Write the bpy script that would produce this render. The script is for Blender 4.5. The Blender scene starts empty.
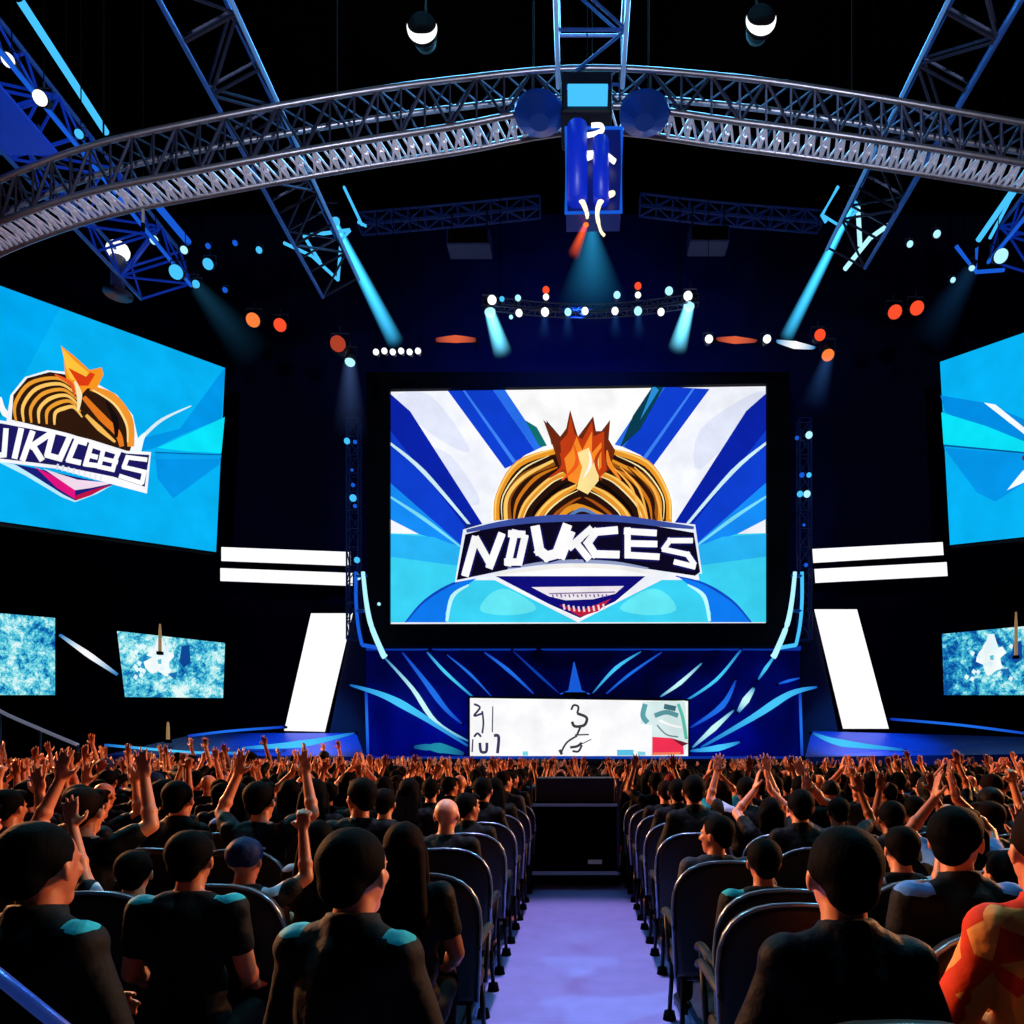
import bpy, bmesh, math, random
from mathutils import Vector, Matrix, noise
from mathutils.geometry import tessellate_polygon
random.seed(11)
PI = math.pi
sc = bpy.context.scene
COL = sc.collection
V = Vector
# ---------------------------------------------------------------- camera
CAMZ = 1.5
FPX, CX, CY = 700.0, 578.0, 760.0
cam = bpy.data.cameras.new('camera'); cam.sensor_width = 36.0; cam.lens = FPX / 1024 * 36
cam.shift_x = (512 - CX) / 1024; cam.shift_y = (CY - 512) / 1024
cam.clip_start = 0.05; cam.clip_end = 200
co = bpy.data.objects.new('camera', cam); COL.objects.link(co)
co.location = (0, 0, CAMZ); co.rotation_euler = (PI / 2, 0, 0)
sc.camera = co
sc.view_settings.view_transform = 'Standard'
sc.view_settings.look = 'None'
sc.cycles.volume_step_rate = 1.0
sc.cycles.max_bounces = 5
sc.cycles.diffuse_bounces = 2
sc.cycles.sample_clamp_indirect = 3.0

def P(px, py, Y):
    return V(((px - CX) * Y / FPX, Y, CAMZ + (CY - py) * Y / FPX))

def lin(c):
    return tuple((x / 255 / 12.92) if x / 255 <= 0.04045 else ((x / 255 + 0.055) / 1.055) ** 2.4 for x in c)

# ---------------------------------------------------------------- materials
MATS = {}
def mat(name, col, rough=0.6, metal=0.0, noise_amt=0.15, nscale=8.0, emis=None, es=1.0, sheen=0.0, bump=0.0, spec=0.5):
    if name in MATS: return MATS[name]
    m = bpy.data.materials.new(name); m.use_nodes = True
    nt = m.node_tree; b = nt.nodes['Principled BSDF']
    c = lin(col)
    tc = nt.nodes.new('ShaderNodeTexCoord')
    nz = nt.nodes.new('ShaderNodeTexNoise'); nz.inputs['Scale'].default_value = nscale; nz.inputs['Detail'].default_value = 3
    nt.links.new(tc.outputs['Object'], nz.inputs['Vector'])
    mx = nt.nodes.new('ShaderNodeMix'); mx.data_type = 'RGBA'
    mx.inputs[6].default_value = (*[x * (1 - noise_amt) for x in c], 1)
    mx.inputs[7].default_value = (*[min(1, x * (1 + noise_amt)) for x in c], 1)
    nt.links.new(nz.outputs['Fac'], mx.inputs[0]); nt.links.new(mx.outputs[2], b.inputs['Base Color'])
    b.inputs['Roughness'].default_value = rough; b.inputs['Metallic'].default_value = metal
    b.inputs['Specular IOR Level'].default_value = spec
    if sheen: b.inputs['Sheen Weight'].default_value = sheen
    if emis is not None:
        b.inputs['Emission Color'].default_value = (*lin(emis), 1); b.inputs['Emission Strength'].default_value = es
    if bump:
        bp = nt.nodes.new('ShaderNodeBump'); bp.inputs['Strength'].default_value = bump; bp.inputs['Distance'].default_value = 0.02
        nt.links.new(nz.outputs['Fac'], bp.inputs['Height']); nt.links.new(bp.outputs['Normal'], b.inputs['Normal'])
    MATS[name] = m
    return m

def emat(name, col, s=1.0):
    if name in MATS: return MATS[name]
    m = bpy.data.materials.new(name); m.use_nodes = True
    nt = m.node_tree; nt.nodes.remove(nt.nodes['Principled BSDF'])
    e = nt.nodes.new('ShaderNodeEmission'); e.inputs['Color'].default_value = (*lin(col), 1); e.inputs['Strength'].default_value = s
    nt.links.new(e.outputs[0], nt.nodes['Material Output'].inputs['Surface'])
    MATS[name] = m
    return m

def screen_mat():
    m = bpy.data.materials.new('led_screen_image'); m.use_nodes = True
    nt = m.node_tree; nt.nodes.remove(nt.nodes['Principled BSDF'])
    a = nt.nodes.new('ShaderNodeAttribute'); a.attribute_name = 'Col'
    tc = nt.nodes.new('ShaderNodeTexCoord'); nz = nt.nodes.new('ShaderNodeTexNoise'); nz.inputs['Scale'].default_value = 0.9; nz.inputs['Detail'].default_value = 4
    nt.links.new(tc.outputs['Object'], nz.inputs['Vector'])
    mr = nt.nodes.new('ShaderNodeMapRange'); mr.inputs[1].default_value = 0.3; mr.inputs[2].default_value = 0.7; mr.inputs[3].default_value = 0.9; mr.inputs[4].default_value = 1.08
    nt.links.new(nz.outputs['Fac'], mr.inputs[0])
    e = nt.nodes.new('ShaderNodeEmission')
    nt.links.new(a.outputs['Color'], e.inputs['Color']); nt.links.new(mr.outputs[0], e.inputs['Strength'])
    nt.links.new(e.outputs[0], nt.nodes['Material Output'].inputs['Surface'])
    return m
M_SCREEN = screen_mat()

def attr_mat():
    m = bpy.data.materials.new('tube_glow'); m.use_nodes = True
    nt = m.node_tree; nt.nodes.remove(nt.nodes['Principled BSDF'])
    a = nt.nodes.new('ShaderNodeAttribute'); a.attribute_name = 'Col'; e = nt.nodes.new('ShaderNodeEmission')
    nt.links.new(a.outputs['Color'], e.inputs['Color']); nt.links.new(e.outputs[0], nt.nodes['Material Output'].inputs['Surface'])
    return m
M_GLOW = attr_mat()
def paint(o, nseg, nring, fn):
    me = o.data; ca = me.color_attributes.new('Col', 'FLOAT_COLOR', 'POINT')
    for i in range(len(me.vertices)): ca.data[i].color = (*lin(fn(min(1, (i // nring) / max(1, nseg - 1)))), 1)
def mosaic_mat():
    m = bpy.data.materials.new('led_mosaic_image'); m.use_nodes = True
    nt = m.node_tree; nt.nodes.remove(nt.nodes['Principled BSDF'])
    tc = nt.nodes.new('ShaderNodeTexCoord')
    nz = nt.nodes.new('ShaderNodeTexNoise'); nz.inputs['Scale'].default_value = 2.3; nz.inputs['Detail'].default_value = 6; nz.inputs['Roughness'].default_value = .85; nz.inputs['Distortion'].default_value = .3
    n2 = nt.nodes.new('ShaderNodeTexNoise'); n2.inputs['Scale'].default_value = .5; n2.inputs['Detail'].default_value = 1
    nt.links.new(tc.outputs['Object'], nz.inputs['Vector']); nt.links.new(tc.outputs['Object'], n2.inputs['Vector'])
    ad = nt.nodes.new('ShaderNodeMath'); ad.operation = 'MULTIPLY_ADD'; ad.inputs[1].default_value = .7
    nt.links.new(nz.outputs['Fac'], ad.inputs[0])
    m2 = nt.nodes.new('ShaderNodeMath'); m2.operation = 'MULTIPLY'; m2.inputs[1].default_value = .3
    nt.links.new(n2.outputs['Fac'], m2.inputs[0]); nt.links.new(m2.outputs[0], ad.inputs[2])
    cr = nt.nodes.new('ShaderNodeValToRGB')
    el = cr.color_ramp.elements
    el[0].position = .40; el[0].color = (*lin((10, 70, 150)), 1)
    el[1].position = .58; el[1].color = (*lin((235, 255, 255)), 1)
    for p, c in ((.45, (20, 120, 190)), (.485, (50, 185, 215)), (.53, (130, 228, 238))):
        n = el.new(p); n.color = (*lin(c), 1)
    nt.links.new(ad.outputs[0], cr.inputs[0])
    e = nt.nodes.new('ShaderNodeEmission'); nt.links.new(cr.outputs[0], e.inputs['Color']); e.inputs['Strength'].default_value = .95
    nt.links.new(e.outputs[0], nt.nodes['Material Output'].inputs['Surface'])
    return m
M_MOSAIC = mosaic_mat()

def beam_mat(name, col, s, L, r0, r1, power=1.0, soft=1.0):
    m = bpy.data.materials.new(name); m.use_nodes = True
    nt = m.node_tree; nt.nodes.remove(nt.nodes['Principled BSDF'])
    def math_(op, a=None, b=None, clamp=False):
        n = nt.nodes.new('ShaderNodeMath'); n.operation = op; n.use_clamp = clamp
        for i, x in enumerate((a, b)):
            if x is None: continue
            if isinstance(x, (int, float)): n.inputs[i].default_value = x
            else: nt.links.new(x, n.inputs[i])
        return n.outputs[0]
    tc = nt.nodes.new('ShaderNodeTexCoord'); sp = nt.nodes.new('ShaderNodeSeparateXYZ')
    nt.links.new(tc.outputs['Object'], sp.inputs[0])
    t = math_('DIVIDE', sp.outputs[2], L, True)
    rad = math_('MULTIPLY_ADD', t, r1 - r0); rad.node.inputs[2].default_value = r0
    rr = math_('SQRT', math_('ADD', math_('MULTIPLY', sp.outputs[0], sp.outputs[0]), math_('MULTIPLY', sp.outputs[1], sp.outputs[1])))
    f = math_('SUBTRACT', 1.0, math_('DIVIDE', rr, rad), True)
    f = math_('POWER', f, soft)
    g = math_('POWER', math_('SUBTRACT', 1.0, t, True), power)
    # the light thins out as the cone opens
    d = math_('DIVIDE', s, rad)
    st = math_('MULTIPLY', math_('MULTIPLY', f, g), d)
    e = nt.nodes.new('ShaderNodeEmission'); e.inputs['Color'].default_value = (*lin(col), 1)
    nt.links.new(st, e.inputs['Strength'])
    nt.links.new(e.outputs[0], nt.nodes['Material Output'].inputs['Volume'])
    return m

# ---------------------------------------------------------------- mesh builder
def basis(d):
    d = V(d).normalized()
    up = V((0, 0, 1)) if abs(d.z) < 0.95 else V((0, 1, 0))
    x = up.cross(d).normalized(); y = d.cross(x).normalized()
    return x, y, d

def wloc(o):
    l = V((0, 0, 0))
    while o is not None: l += V(o.location); o = o.parent
    return l

class MB:
    def __init__(s): s.v = []; s.f = []; s.m = []; s.cur = 0
    def add(s, vs, fs, mi=None):
        o = len(s.v); s.v += [tuple(v) for v in vs]
        s.f += [tuple(i + o for i in f) for f in fs]; s.m += [s.cur if mi is None else mi] * len(fs)
        return s
    def tube(s, a, b, r0, r1=None, n=8, mi=None):
        r1 = r0 if r1 is None else r1
        a, b = V(a), V(b); x, y, d = basis(b - a)
        vs = []
        for c, r in ((a, r0), (b, r1)):
            for k in range(n):
                t = 2 * PI * k / n; vs.append(c + x * math.cos(t) * r + y * math.sin(t) * r)
        fs = [(k, (k + 1) % n, n + (k + 1) % n, n + k) for k in range(n)] + [tuple(range(n))[::-1], tuple(range(n, 2 * n))]
        return s.add(vs, fs, mi)
    def path(s, pts, r, n=8, mi=None, closed=False):
        pts = [V(p) for p in pts]; rs = r if isinstance(r, (list, tuple)) else [r] * len(pts)
        vs = []; N = len(pts)
        for i, p in enumerate(pts):
            if closed: t = pts[(i + 1) % N] - pts[i - 1]
            else: t = pts[min(i + 1, N - 1)] - pts[max(i - 1, 0)]
            x, y, d = basis(t)
            for k in range(n):
                a = 2 * PI * k / n; vs.append(p + (x * math.cos(a) + y * math.sin(a)) * rs[i])
        fs = []
        for i in range(N if closed else N - 1):
            j = (i + 1) % N
            for k in range(n):
                fs.append((i * n + k, i * n + (k + 1) % n, j * n + (k + 1) % n, j * n + k))
        if not closed: fs += [tuple(range(n))[::-1], tuple(range((N - 1) * n, N * n))]
        return s.add(vs, fs, mi)
    def box(s, lo, hi, mi=None, M=None):
        x0, y0, z0 = lo; x1, y1, z1 = hi
        vs = [V(p) for p in ((x0, y0, z0), (x1, y0, z0), (x1, y1, z0), (x0, y1, z0), (x0, y0, z1), (x1, y0, z1), (x1, y1, z1), (x0, y1, z1))]
        if M is not None: vs = [M @ v for v in vs]
        return s.add(vs, [(0, 3, 2, 1), (4, 5, 6, 7), (0, 1, 5, 4), (1, 2, 6, 5), (2, 3, 7, 6), (3, 0, 4, 7)], mi)
    def hexa(s, front, back, mi=None):   # two quads, same winding
        return s.add(list(front) + list(back), [(0, 1, 2, 3), (7, 6, 5, 4), (0, 4, 5, 1), (1, 5, 6, 2), (2, 6, 7, 3), (3, 7, 4, 0)], mi)
    def ell(s, c, r, M=None, nu=14, nv=9, mi=None):
        c = V(c); r = (r, r, r) if isinstance(r, (int, float)) else r
        vs = []
        for j in range(1, nv):
            ph = PI * j / nv
            for i in range(nu):
                th = 2 * PI * i / nu
                vs.append(V((r[0] * math.sin(ph) * math.cos(th), r[1] * math.sin(ph) * math.sin(th), r[2] * math.cos(ph))))
        vs += [V((0, 0, r[2])), V((0, 0, -r[2]))]
        if M is not None: vs = [M @ v for v in vs]
        vs = [v + c for v in vs]
        t, b = len(vs) - 2, len(vs) - 1
        fs = []
        for j in range(nv - 2):
            for i in range(nu):
                fs.append((j * nu + i, (j + 1) * nu + i, (j + 1) * nu + (i + 1) % nu, j * nu + (i + 1) % nu))
        for i in range(nu):
            fs.append((t, i, (i + 1) % nu)); fs.append((b, (nv - 2) * nu + (i + 1) % nu, (nv - 2) * nu + i))
        return s.add(vs, fs, mi)
    def cap(s, a, b, r0, r1=None, n=12):          # round cone
        r1 = r0 if r1 is None else r1
        a, b = V(a), V(b)
        s.tube(a, b, r0, r1, n); s.ell(a, r0, nu=n, nv=7); s.ell(b, r1, nu=n, nv=7)
        return s
    def mesh(s, name, mats=()):
        me = bpy.data.meshes.new(name); me.from_pydata(s.v, [], s.f); me.validate(); me.update()
        for m in mats: me.materials.append(m)
        if len(mats) > 1 and len(me.polygons) == len(s.m):
            for p, i in zip(me.polygons, s.m): p.material_index = i
        return me
    def build(s, name, mats, parent=None, smooth=False, loc=None):
        if not isinstance(mats, (list, tuple)): mats = [mats]
        me = s.mesh(name, mats)
        if loc is not None: me.transform(Matrix.Translation(-V(loc)))
        bm = bmesh.new(); bm.from_mesh(me); bmesh.ops.recalc_face_normals(bm, faces=bm.faces); bm.to_mesh(me); bm.free()
        if smooth:
            for p in me.polygons: p.use_smooth = True
        o = bpy.data.objects.new(name, me); COL.objects.link(o)
        if loc is not None: o.location = loc
        if parent is not None:
            o.parent = parent
            o.location = (V(loc) if loc is not None else V((0, 0, 0))) - wloc(parent)
        return o

def tag(o, label=None, cat=None, group=None, kind=None):
    if label: o['label'] = label
    if cat: o['category'] = cat
    if group: o['group'] = group
    if kind: o['kind'] = kind
    return o

def empty(name, loc, label, cat, group=None):
    """an Empty at the thing's base; parts built in world coordinates are offset back by build()"""
    o = bpy.data.objects.new(name, None); COL.objects.link(o); o.location = loc; o.empty_display_size = .2
    return tag(o, label, cat, group)

def bevel(o, w, seg=2):
    m = o.modifiers.new('bevel', 'BEVEL'); m.width = w; m.segments = seg; m.limit_method = 'ANGLE'
    return o

def smooth_pts(pts, k=6, closed=False):
    pts = [V(p) for p in pts]; out = []; N = len(pts)
    rng = range(N if closed else N - 1)
    for i in rng:
        g = (lambda j: pts[j % N]) if closed else (lambda j: pts[max(0, min(N - 1, j))])
        p0, p1, p2, p3 = g(i - 1), g(i), g(i + 1), g(i + 2)
        for q in range(k):
            t = q / k
            out.append(0.5 * ((2 * p1) + (p2 - p0) * t + (2 * p0 - 5 * p1 + 4 * p2 - p3) * t * t + (3 * p1 - p0 - 3 * p2 + p3) * t ** 3))
    if not closed: out.append(pts[-1])
    return out

# ---------------------------------------------------------------- flat artwork on a screen
class Art:
    """coloured shapes laid on a screen surface given by a point and a horizontal direction"""
    def __init__(s, p0, n, tf=None):
        s.p0 = V(p0); s.n = V(n).normalized(); s.v = []; s.f = []; s.c = []; s.layer = 0; s.tf = tf or (0, 0, 1.0)
    def pt(s, x, y):
        px = s.tf[0] + x * s.tf[2]; py = s.tf[1] + y * s.tf[2]
        o = V((0, 0, CAMZ)); d = V(((px - CX) / FPX, 1, (CY - py) / FPX))
        t = (s.p0 - o).dot(s.n) / d.dot(s.n)
        return o + d * t + s.n * (s.layer * 0.002)
    def poly(s, pts, col, smooth=0):
        if smooth: pts = [(p.x, p.y) for p in smooth_pts([(x, y, 0) for x, y in pts], smooth, True)]
        s.layer += 1
        vs = [s.pt(x, y) for x, y in pts]
        o = len(s.v); s.v += [tuple(v) for v in vs]
        for t in tessellate_polygon([[V((x, y, 0)) for x, y in pts]]):
            s.f.append(tuple(i + o for i in t)); s.c.append(col)
    def strip(s, pts, w, col, smooth=5):
        if smooth and len(pts) > 2: pts = [(p.x, p.y) for p in smooth_pts([(x, y, 0) for x, y in pts], smooth)]
        N = len(pts); ws = w if isinstance(w, (list, tuple)) else [w, w]
        s.layer += 1; L = []; R = []
        for i, (x, y) in enumerate(pts):
            a = pts[max(0, i - 1)]; b = pts[min(N - 1, i + 1)]
            dx, dy = b[0] - a[0], b[1] - a[1]; l = math.hypot(dx, dy) or 1
            t = i / (N - 1); k = t * (len(ws) - 1); q = min(int(k), len(ws) - 2); ww = (ws[q] + (ws[q + 1] - ws[q]) * (k - q)) / 2
            L.append(s.pt(x - dy / l * ww, y + dx / l * ww)); R.append(s.pt(x + dy / l * ww, y - dx / l * ww))
        o = len(s.v); s.v += [tuple(v) for v in L + R]
        for i in range(N - 1):
            s.f.append((o + i, o + i + 1, o + N + i + 1, o + N + i)); s.c.append(col)
    def strokes(s, paths, w, col, out=None, ow=0):
        if out:
            for p in paths: s.strip(ext(p, ow * .5), w + ow, out, 0)
        for p in paths: s.strip(ext(p, w * .42), w, col, 0)
    def build(s, name, parent):
        me = bpy.data.meshes.new(name); me.from_pydata(s.v, [], s.f); me.update()
        ca = me.color_attributes.new('Col', 'FLOAT_COLOR', 'CORNER')
        for p, c in zip(me.polygons, s.c):
            l = (*lin(c), 1)
            for li in p.loop_indices: ca.data[li].color = l
        me.materials.append(M_SCREEN)
        o = bpy.data.objects.new(name, me); COL.objects.link(o); o.parent = parent; o.location = -wloc(parent)
        return o
def ext(p, e):
    p = list(p)
    def mv(a, b):
        l = math.hypot(a[0] - b[0], a[1] - b[1]) or 1
        return (a[0] + (a[0] - b[0]) / l * e, a[1] + (a[1] - b[1]) / l * e)
    p[0] = mv(p[0], p[1]); p[-1] = mv(p[-1], p[-2])
    return p
# ================================================================ MATERIALS
M_BLACK = mat('matte_black', (3, 3, 6), .95, noise_amt=.3, spec=.08)
M_WALL = mat('dark_navy_wall', (15, 22, 66), .95, noise_amt=.4, nscale=.35, spec=.1)
M_CEIL = mat('black_ceiling', (3, 3, 6), 1, noise_amt=.3, nscale=.5, spec=.05)
M_FLOOR = mat('dark_floor', (46, 42, 66), .8, noise_amt=.3, nscale=2)
M_AISLE = mat('lilac_carpet', (150, 136, 208), .85, noise_amt=.16, nscale=5, bump=.3)
M_STEEL = mat('truss_steel', (150, 152, 165), .38, .85, noise_amt=.3, nscale=6)
M_STEELD = mat('dark_truss_steel', (60, 66, 90), .45, .8, noise_amt=.3)
M_STEELB = mat('blue_glow_truss_steel', (70, 110, 170), .4, .7, noise_amt=.3, emis=(10, 50, 130), es=.22)  # truss steel with the blue light put in as a faint glow
M_FRAME = mat('screen_bezel', (3, 4, 14), .7, noise_amt=.2, spec=.1)
M_NAVY = mat('navy_panel', (8, 16, 66), .6, noise_amt=.3, nscale=.7)
M_BLUE = mat('deep_blue_drape', (6, 26, 140), .8, noise_amt=.75, nscale=.55, spec=.1)
M_DECK = mat('blue_gloss_deck', (14, 70, 190), .45, noise_amt=.8, nscale=.35)
M_CAN = mat('lamp_housing', (16, 18, 28), .5, .3)
E_WHITE = emat('white_light', (255, 255, 255), 1.3)
E_PANEL = emat('white_light_panel', (250, 251, 255), 1.1)
E_CYAN = emat('cyan_light', (70, 190, 250), 1.1)
E_PALE = emat('pale_cyan_light', (175, 240, 255), 1.1)
E_BLUE = emat('blue_light', (25, 95, 225), .9)
E_DBLUE = emat('dim_blue_light', (14, 60, 175), .7)
E_RED = emat('red_light', (255, 80, 45), 1.0)
E_ORANGE = emat('orange_light', (255, 130, 60), 1.0)
E_DORANGE = emat('dim_orange_light', (190, 70, 45), .8)

def struct(name, mb, m): return tag(mb.build(name, m), kind='structure')
# ================================================================ ROOM
RX, RY0, RY1, RZ = 32.0, -5.0, 34.0, 28.0
struct('floor', MB().box((-RX, RY0, -.3), (RX, RY1, 0)), M_FLOOR)
struct('ceiling', MB().box((-RX, RY0, RZ), (RX, RY1, RZ + .3)), M_CEIL)
struct('wall_back', MB().box((-RX, RY1, 0), (RX, RY1 + .3, RZ)), M_WALL)
struct('wall_left', MB().box((-RX - .3, RY0, 0), (-RX, RY1, RZ)), M_WALL)
struct('wall_right', MB().box((RX, RY0, 0), (RX + .3, RY1, RZ)), M_WALL)
# stage block (permanent platform)
SZ = 1.62
struct('trim_1', MB().box((-14.5, 27.5, 0), (14.8, 33.9, SZ)), mat('stage_black', (7, 10, 24), .6))
# carpet runner
o = tag(MB().box((-.62, -1.2, .004), (.66, 8.32, .016)).build('aisle_carpet', M_AISLE), 'lilac carpet runner down the centre aisle between the seating blocks', 'carpet')
# raking seam folds on the carpet
# ================================================================ STAGE
TUBEC = {'cyan_light': (70, 200, 255), 'pale_cyan_light': (200, 250, 255), 'blue_light': (30, 110, 235), 'dim_blue_light': (12, 60, 170), 'teal_light': (30, 140, 170), 'dim_orange_light': (220, 95, 60), 'white_light': (255, 255, 255)}
def glow_tube(pts, Y, r, m, label, group=None, name='glow_tube', sm=5, holder=True):
    p = [P(x, y, Y) for x, y in pts]
    p = smooth_pts(p, sm) if len(p) > 2 else [p[0].lerp(p[1], k / 9) for k in range(10)]
    rs = r if not isinstance(r, tuple) else [r[0] + (r[1] - r[0]) * (1 - abs(2 * i / (len(p) - 1) - 1)) for i in range(len(p))]
    t = empty(name, p[0], label, 'light', group)
    tb = MB().path(p, rs, 8).build('tube', M_GLOW, t, True)
    mid = TUBEC.get(m.name, (120, 160, 240)); end = (min(mid[0], 16) if mid[2] > 150 else mid[0] * .5, mid[1] * .42, mid[2] * .72)
    paint(tb, len(p), 8, lambda q: tuple(a + (b - a) * math.sin(PI * q) ** .8 for a, b in zip(end, mid)))  # ends painted dimmer so the glow fades out
    if holder:
        for i in (0, len(p) - 1):
            MB().box(p[i] + V((-.05, -.02, -.05)), p[i] + V((.05, .2, .05))).build('end_bracket', M_BLACK, t)
    return t
def led_screen(name, label, corners, Y=None, plane=None, depth=.3, bez=.25):
    pass
# backdrop under the main screen
YB = 30.2
def slab(name, px, Y, d, m, label=None, cat=None, parent=None, group=None, kind=None):
    f = [P(x, y, Y) for x, y in px]; b = [p + V((0, d, 0)) for p in f]
    mb = MB().hexa(f, b)
    return tag(mb.build(name, m, parent), label, cat, group, kind)
bt = empty('stage_backdrop', P(585, 756, YB), 'deep blue backdrop panel below the main screen on the stage', 'backdrop')
mb = MB()
N = 40
pts = []
for i in range(N + 1):       # gently folded fabric
    x = 366 + (801 - 366) * i / N
    pts.append((x, .16 * math.sin(i * 1.9) + .1 * math.sin(i * .7)))
vs = []
for x, dy in pts:
    a = P(x, 648, YB); b = P(x, 756, YB); vs += [a + V((0, dy, 0)), b + V((0, dy, 0))]
fs = [(2 * i, 2 * i + 1, 2 * i + 3, 2 * i + 2) for i in range(N)]
mb.add(vs, fs).build('drape', M_BLUE, bt, True)
slab('hem_rail', [(366, 646), (801, 646), (801, 650), (366, 650)], YB - .2, .15, E_DBLUE, parent=bt)
# radiating light streaks on the drape, made as glowing tubes: (points, radius, material, words)
lt = [
 ([(350, 685), (385, 696), (420, 715), (468, 746)], (.04, .17), E_CYAN, 'thick cyan light streak sloping down to the left side of the white stage screen'),
 ([(384, 657), (412, 688), (436, 722), (470, 742)], (.03, .11), E_PALE, 'pale curved light streak sweeping from the left bracket to the white stage screen'),
 ([(402, 652), (424, 680), (445, 708), (462, 724)], (.03, .13), E_BLUE, 'blue light streak left of the white stage screen, beside the pale curved one'),
 ([(427, 652), (446, 673), (474, 698)], (.04, .07), E_CYAN, 'thin cyan light streak running to the upper left corner of the white stage screen'),
 ([(446, 654), (470, 674), (492, 697)], (.02, .06), E_BLUE, 'thin blue light streak above the left part of the white stage screen'),
 ([(484, 652), (508, 670), (534, 694)], (.03, .08), E_BLUE, 'thin blue light streak left of the pointed centre light'),
 ([(512, 650), (540, 676), (560, 694)], (.02, .06), E_DBLUE, 'dim blue light streak just left of the pointed centre light'),
 ([(662, 652), (630, 674), (606, 694)], (.03, .06), E_BLUE, 'thin blue light streak right of the pointed centre light'),
 ([(642, 651), (616, 668), (592, 694)], (.02, .08), E_CYAN, 'short cyan light streak just right of the pointed centre light'),
 ([(702, 663), (680, 683), (660, 697)], (.03, .09), E_PALE, 'short pale light streak above the right part of the white stage screen'),
 ([(741, 650), (716, 680), (684, 702)], (.04, .07), E_CYAN, 'thin cyan light streak running to the upper right corner of the white stage screen'),
 ([(736, 680), (722, 706), (690, 728)], (.03, .13), E_BLUE, 'blue curved light streak right of the white stage screen'),
 ([(776, 654), (766, 668), (758, 680)], (.03, .08), E_CYAN, 'short cyan light streak falling from the right bracket corner'),
 ([(754, 688), (746, 700), (738, 712)], (.06, .16), E_PALE, 'short thick pale light streak halfway down the right side of the backdrop'),
 ([(734, 710), (714, 728), (692, 748)], (.03, .13), E_PALE, 'pale light streak low beside the right edge of the white stage screen'),
 ([(817, 687), (790, 694), (752, 718), (700, 748)], (.04, .17), E_CYAN, 'thick cyan light streak sloping down to the right side of the white stage screen'),
 ([(740, 742), (718, 748), (690, 751)], (.04, .14), E_CYAN, 'low cyan light streak lying near the stage floor right of the white screen'),
 ([(800, 678), (788, 681), (778, 684)], (.03, .06), E_BLUE, 'tiny blue light streak above the right thick cyan one'),
 ([(414, 747), (440, 748), (464, 754)], (.06, .22), emat('teal_light', (30, 130, 170), .8), 'teal light streak lying near the stage floor left of the white screen'),
 ([(366, 690), (368, 756)], .06, E_BLUE, 'upright blue light tube at the left end of the backdrop'),
 ([(800, 690), (802, 756)], .06, E_BLUE, 'upright blue light tube at the right end of the backdrop'),
]
for i, (p, r, m, lb) in enumerate(lt): glow_tube(p, 29.7 + .02 * i, r, m, lb, 'light tubes on the stage backdrop')
# pointed light above the screen
mb = MB(); c = P(575, 690, 29.6)
mb.tube(P(575, 690, 29.6), P(574, 662, 29.6), .28, .02, 6)
mb.tube(P(575, 690, 29.6), P(560, 694, 29.6), .1, .02, 6); mb.tube(P(575, 690, 29.6), P(590, 694, 29.6), .1, .02, 6)
t = empty('spear_light', c, 'small pointed cyan light standing above the middle of the white stage screen', 'light'); mb.build('diffuser', E_BLUE, t)
MB().box(c + V((-.5, -.1, -.25)), c + V((.5, .3, -.1))).build('foot_plate', M_BLACK, t)
# white stage screen
YS = 29.0
t = empty('stage_screen', P(579, 756, YS), 'wide low white screen standing at the back of the stage under the main screen', 'screen')
slab('frame', [(468, 696), (690, 699), (690, 757), (468, 757)], YS + .06, .35, M_FRAME, parent=t)
a = Art((0, YS, 0), (0, -1, 0))
a.poly([(470, 698), (688, 701), (688, 756), (470, 756)], (252, 252, 254))
a.tf = (460, 690, 240 / 1024)
ink = (60, 55, 90)
for p, w in [([(60, 60), (85, 75), (60, 110), (95, 100)], 9), ([(95, 90), (100, 140), (95, 185)], 8), ([(140, 70), (138, 180)], 5), ([(60, 200), (75, 185), (90, 200)], 9),
             ([(85, 225), (90, 262), (112, 262), (115, 225)], 12), ([(145, 195), (165, 200), (160, 270)], 13), ([(55, 210), (52, 265)], 6)]:
    a.strip(p, w, ink)
k = (55, 55, 60)
for p, w in [([(475, 85), (485, 65), (505, 72), (500, 100)], 9), ([(500, 100), (540, 118), (530, 150), (490, 155), (478, 135)], 12), ([(515, 155), (500, 190)], 9), ([(490, 192), (550, 190)], 6),
             ([(500, 195), (455, 225), (430, 270)], 8), ([(425, 255), (435, 275)], 12), ([(470, 245), (500, 240), (520, 225)], 11), ([(480, 260), (505, 262), (520, 235)], 9), ([(520, 230), (560, 210)], 4)]:
    a.strip(p, w, k)
a.poly([(780, 50), (960, 45), (972, 225), (950, 280), (815, 280), (820, 150), (770, 145)], (215, 236, 236), 0)
for p, w, c_ in [([(790, 60), (780, 110), (800, 140)], 22, (90, 160, 170)), ([(830, 110), (880, 95), (930, 110)], 20, (90, 150, 160)), ([(930, 60), (950, 120), (965, 210)], 14, (90, 190, 170)),
               ([(840, 150), (880, 190), (930, 200)], 6, (110, 130, 140)), ([(870, 70), (920, 80)], 22, (60, 110, 120)), ([(850, 130), (900, 150), (945, 160)], 10, (255, 255, 255))]:
    a.strip(p, w, c_)
a.poly([(820, 200), (900, 205), (950, 220), (955, 275), (820, 278)], (245, 50, 85))
a.poly([(900, 205), (975, 228), (948, 240)], (110, 30, 45))
a.strip([(825, 272), (940, 270)], 10, (255, 130, 90))
a.poly([(670, 255), (740, 255), (740, 280), (670, 280)], (90, 190, 225)); a.poly([(758, 262), (790, 264), (790, 280), (758, 280)], (130, 210, 230)); a.poly([(268, 262), (290, 262), (292, 280), (268, 280)], (120, 215, 230))
a.build('display', t)

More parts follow.
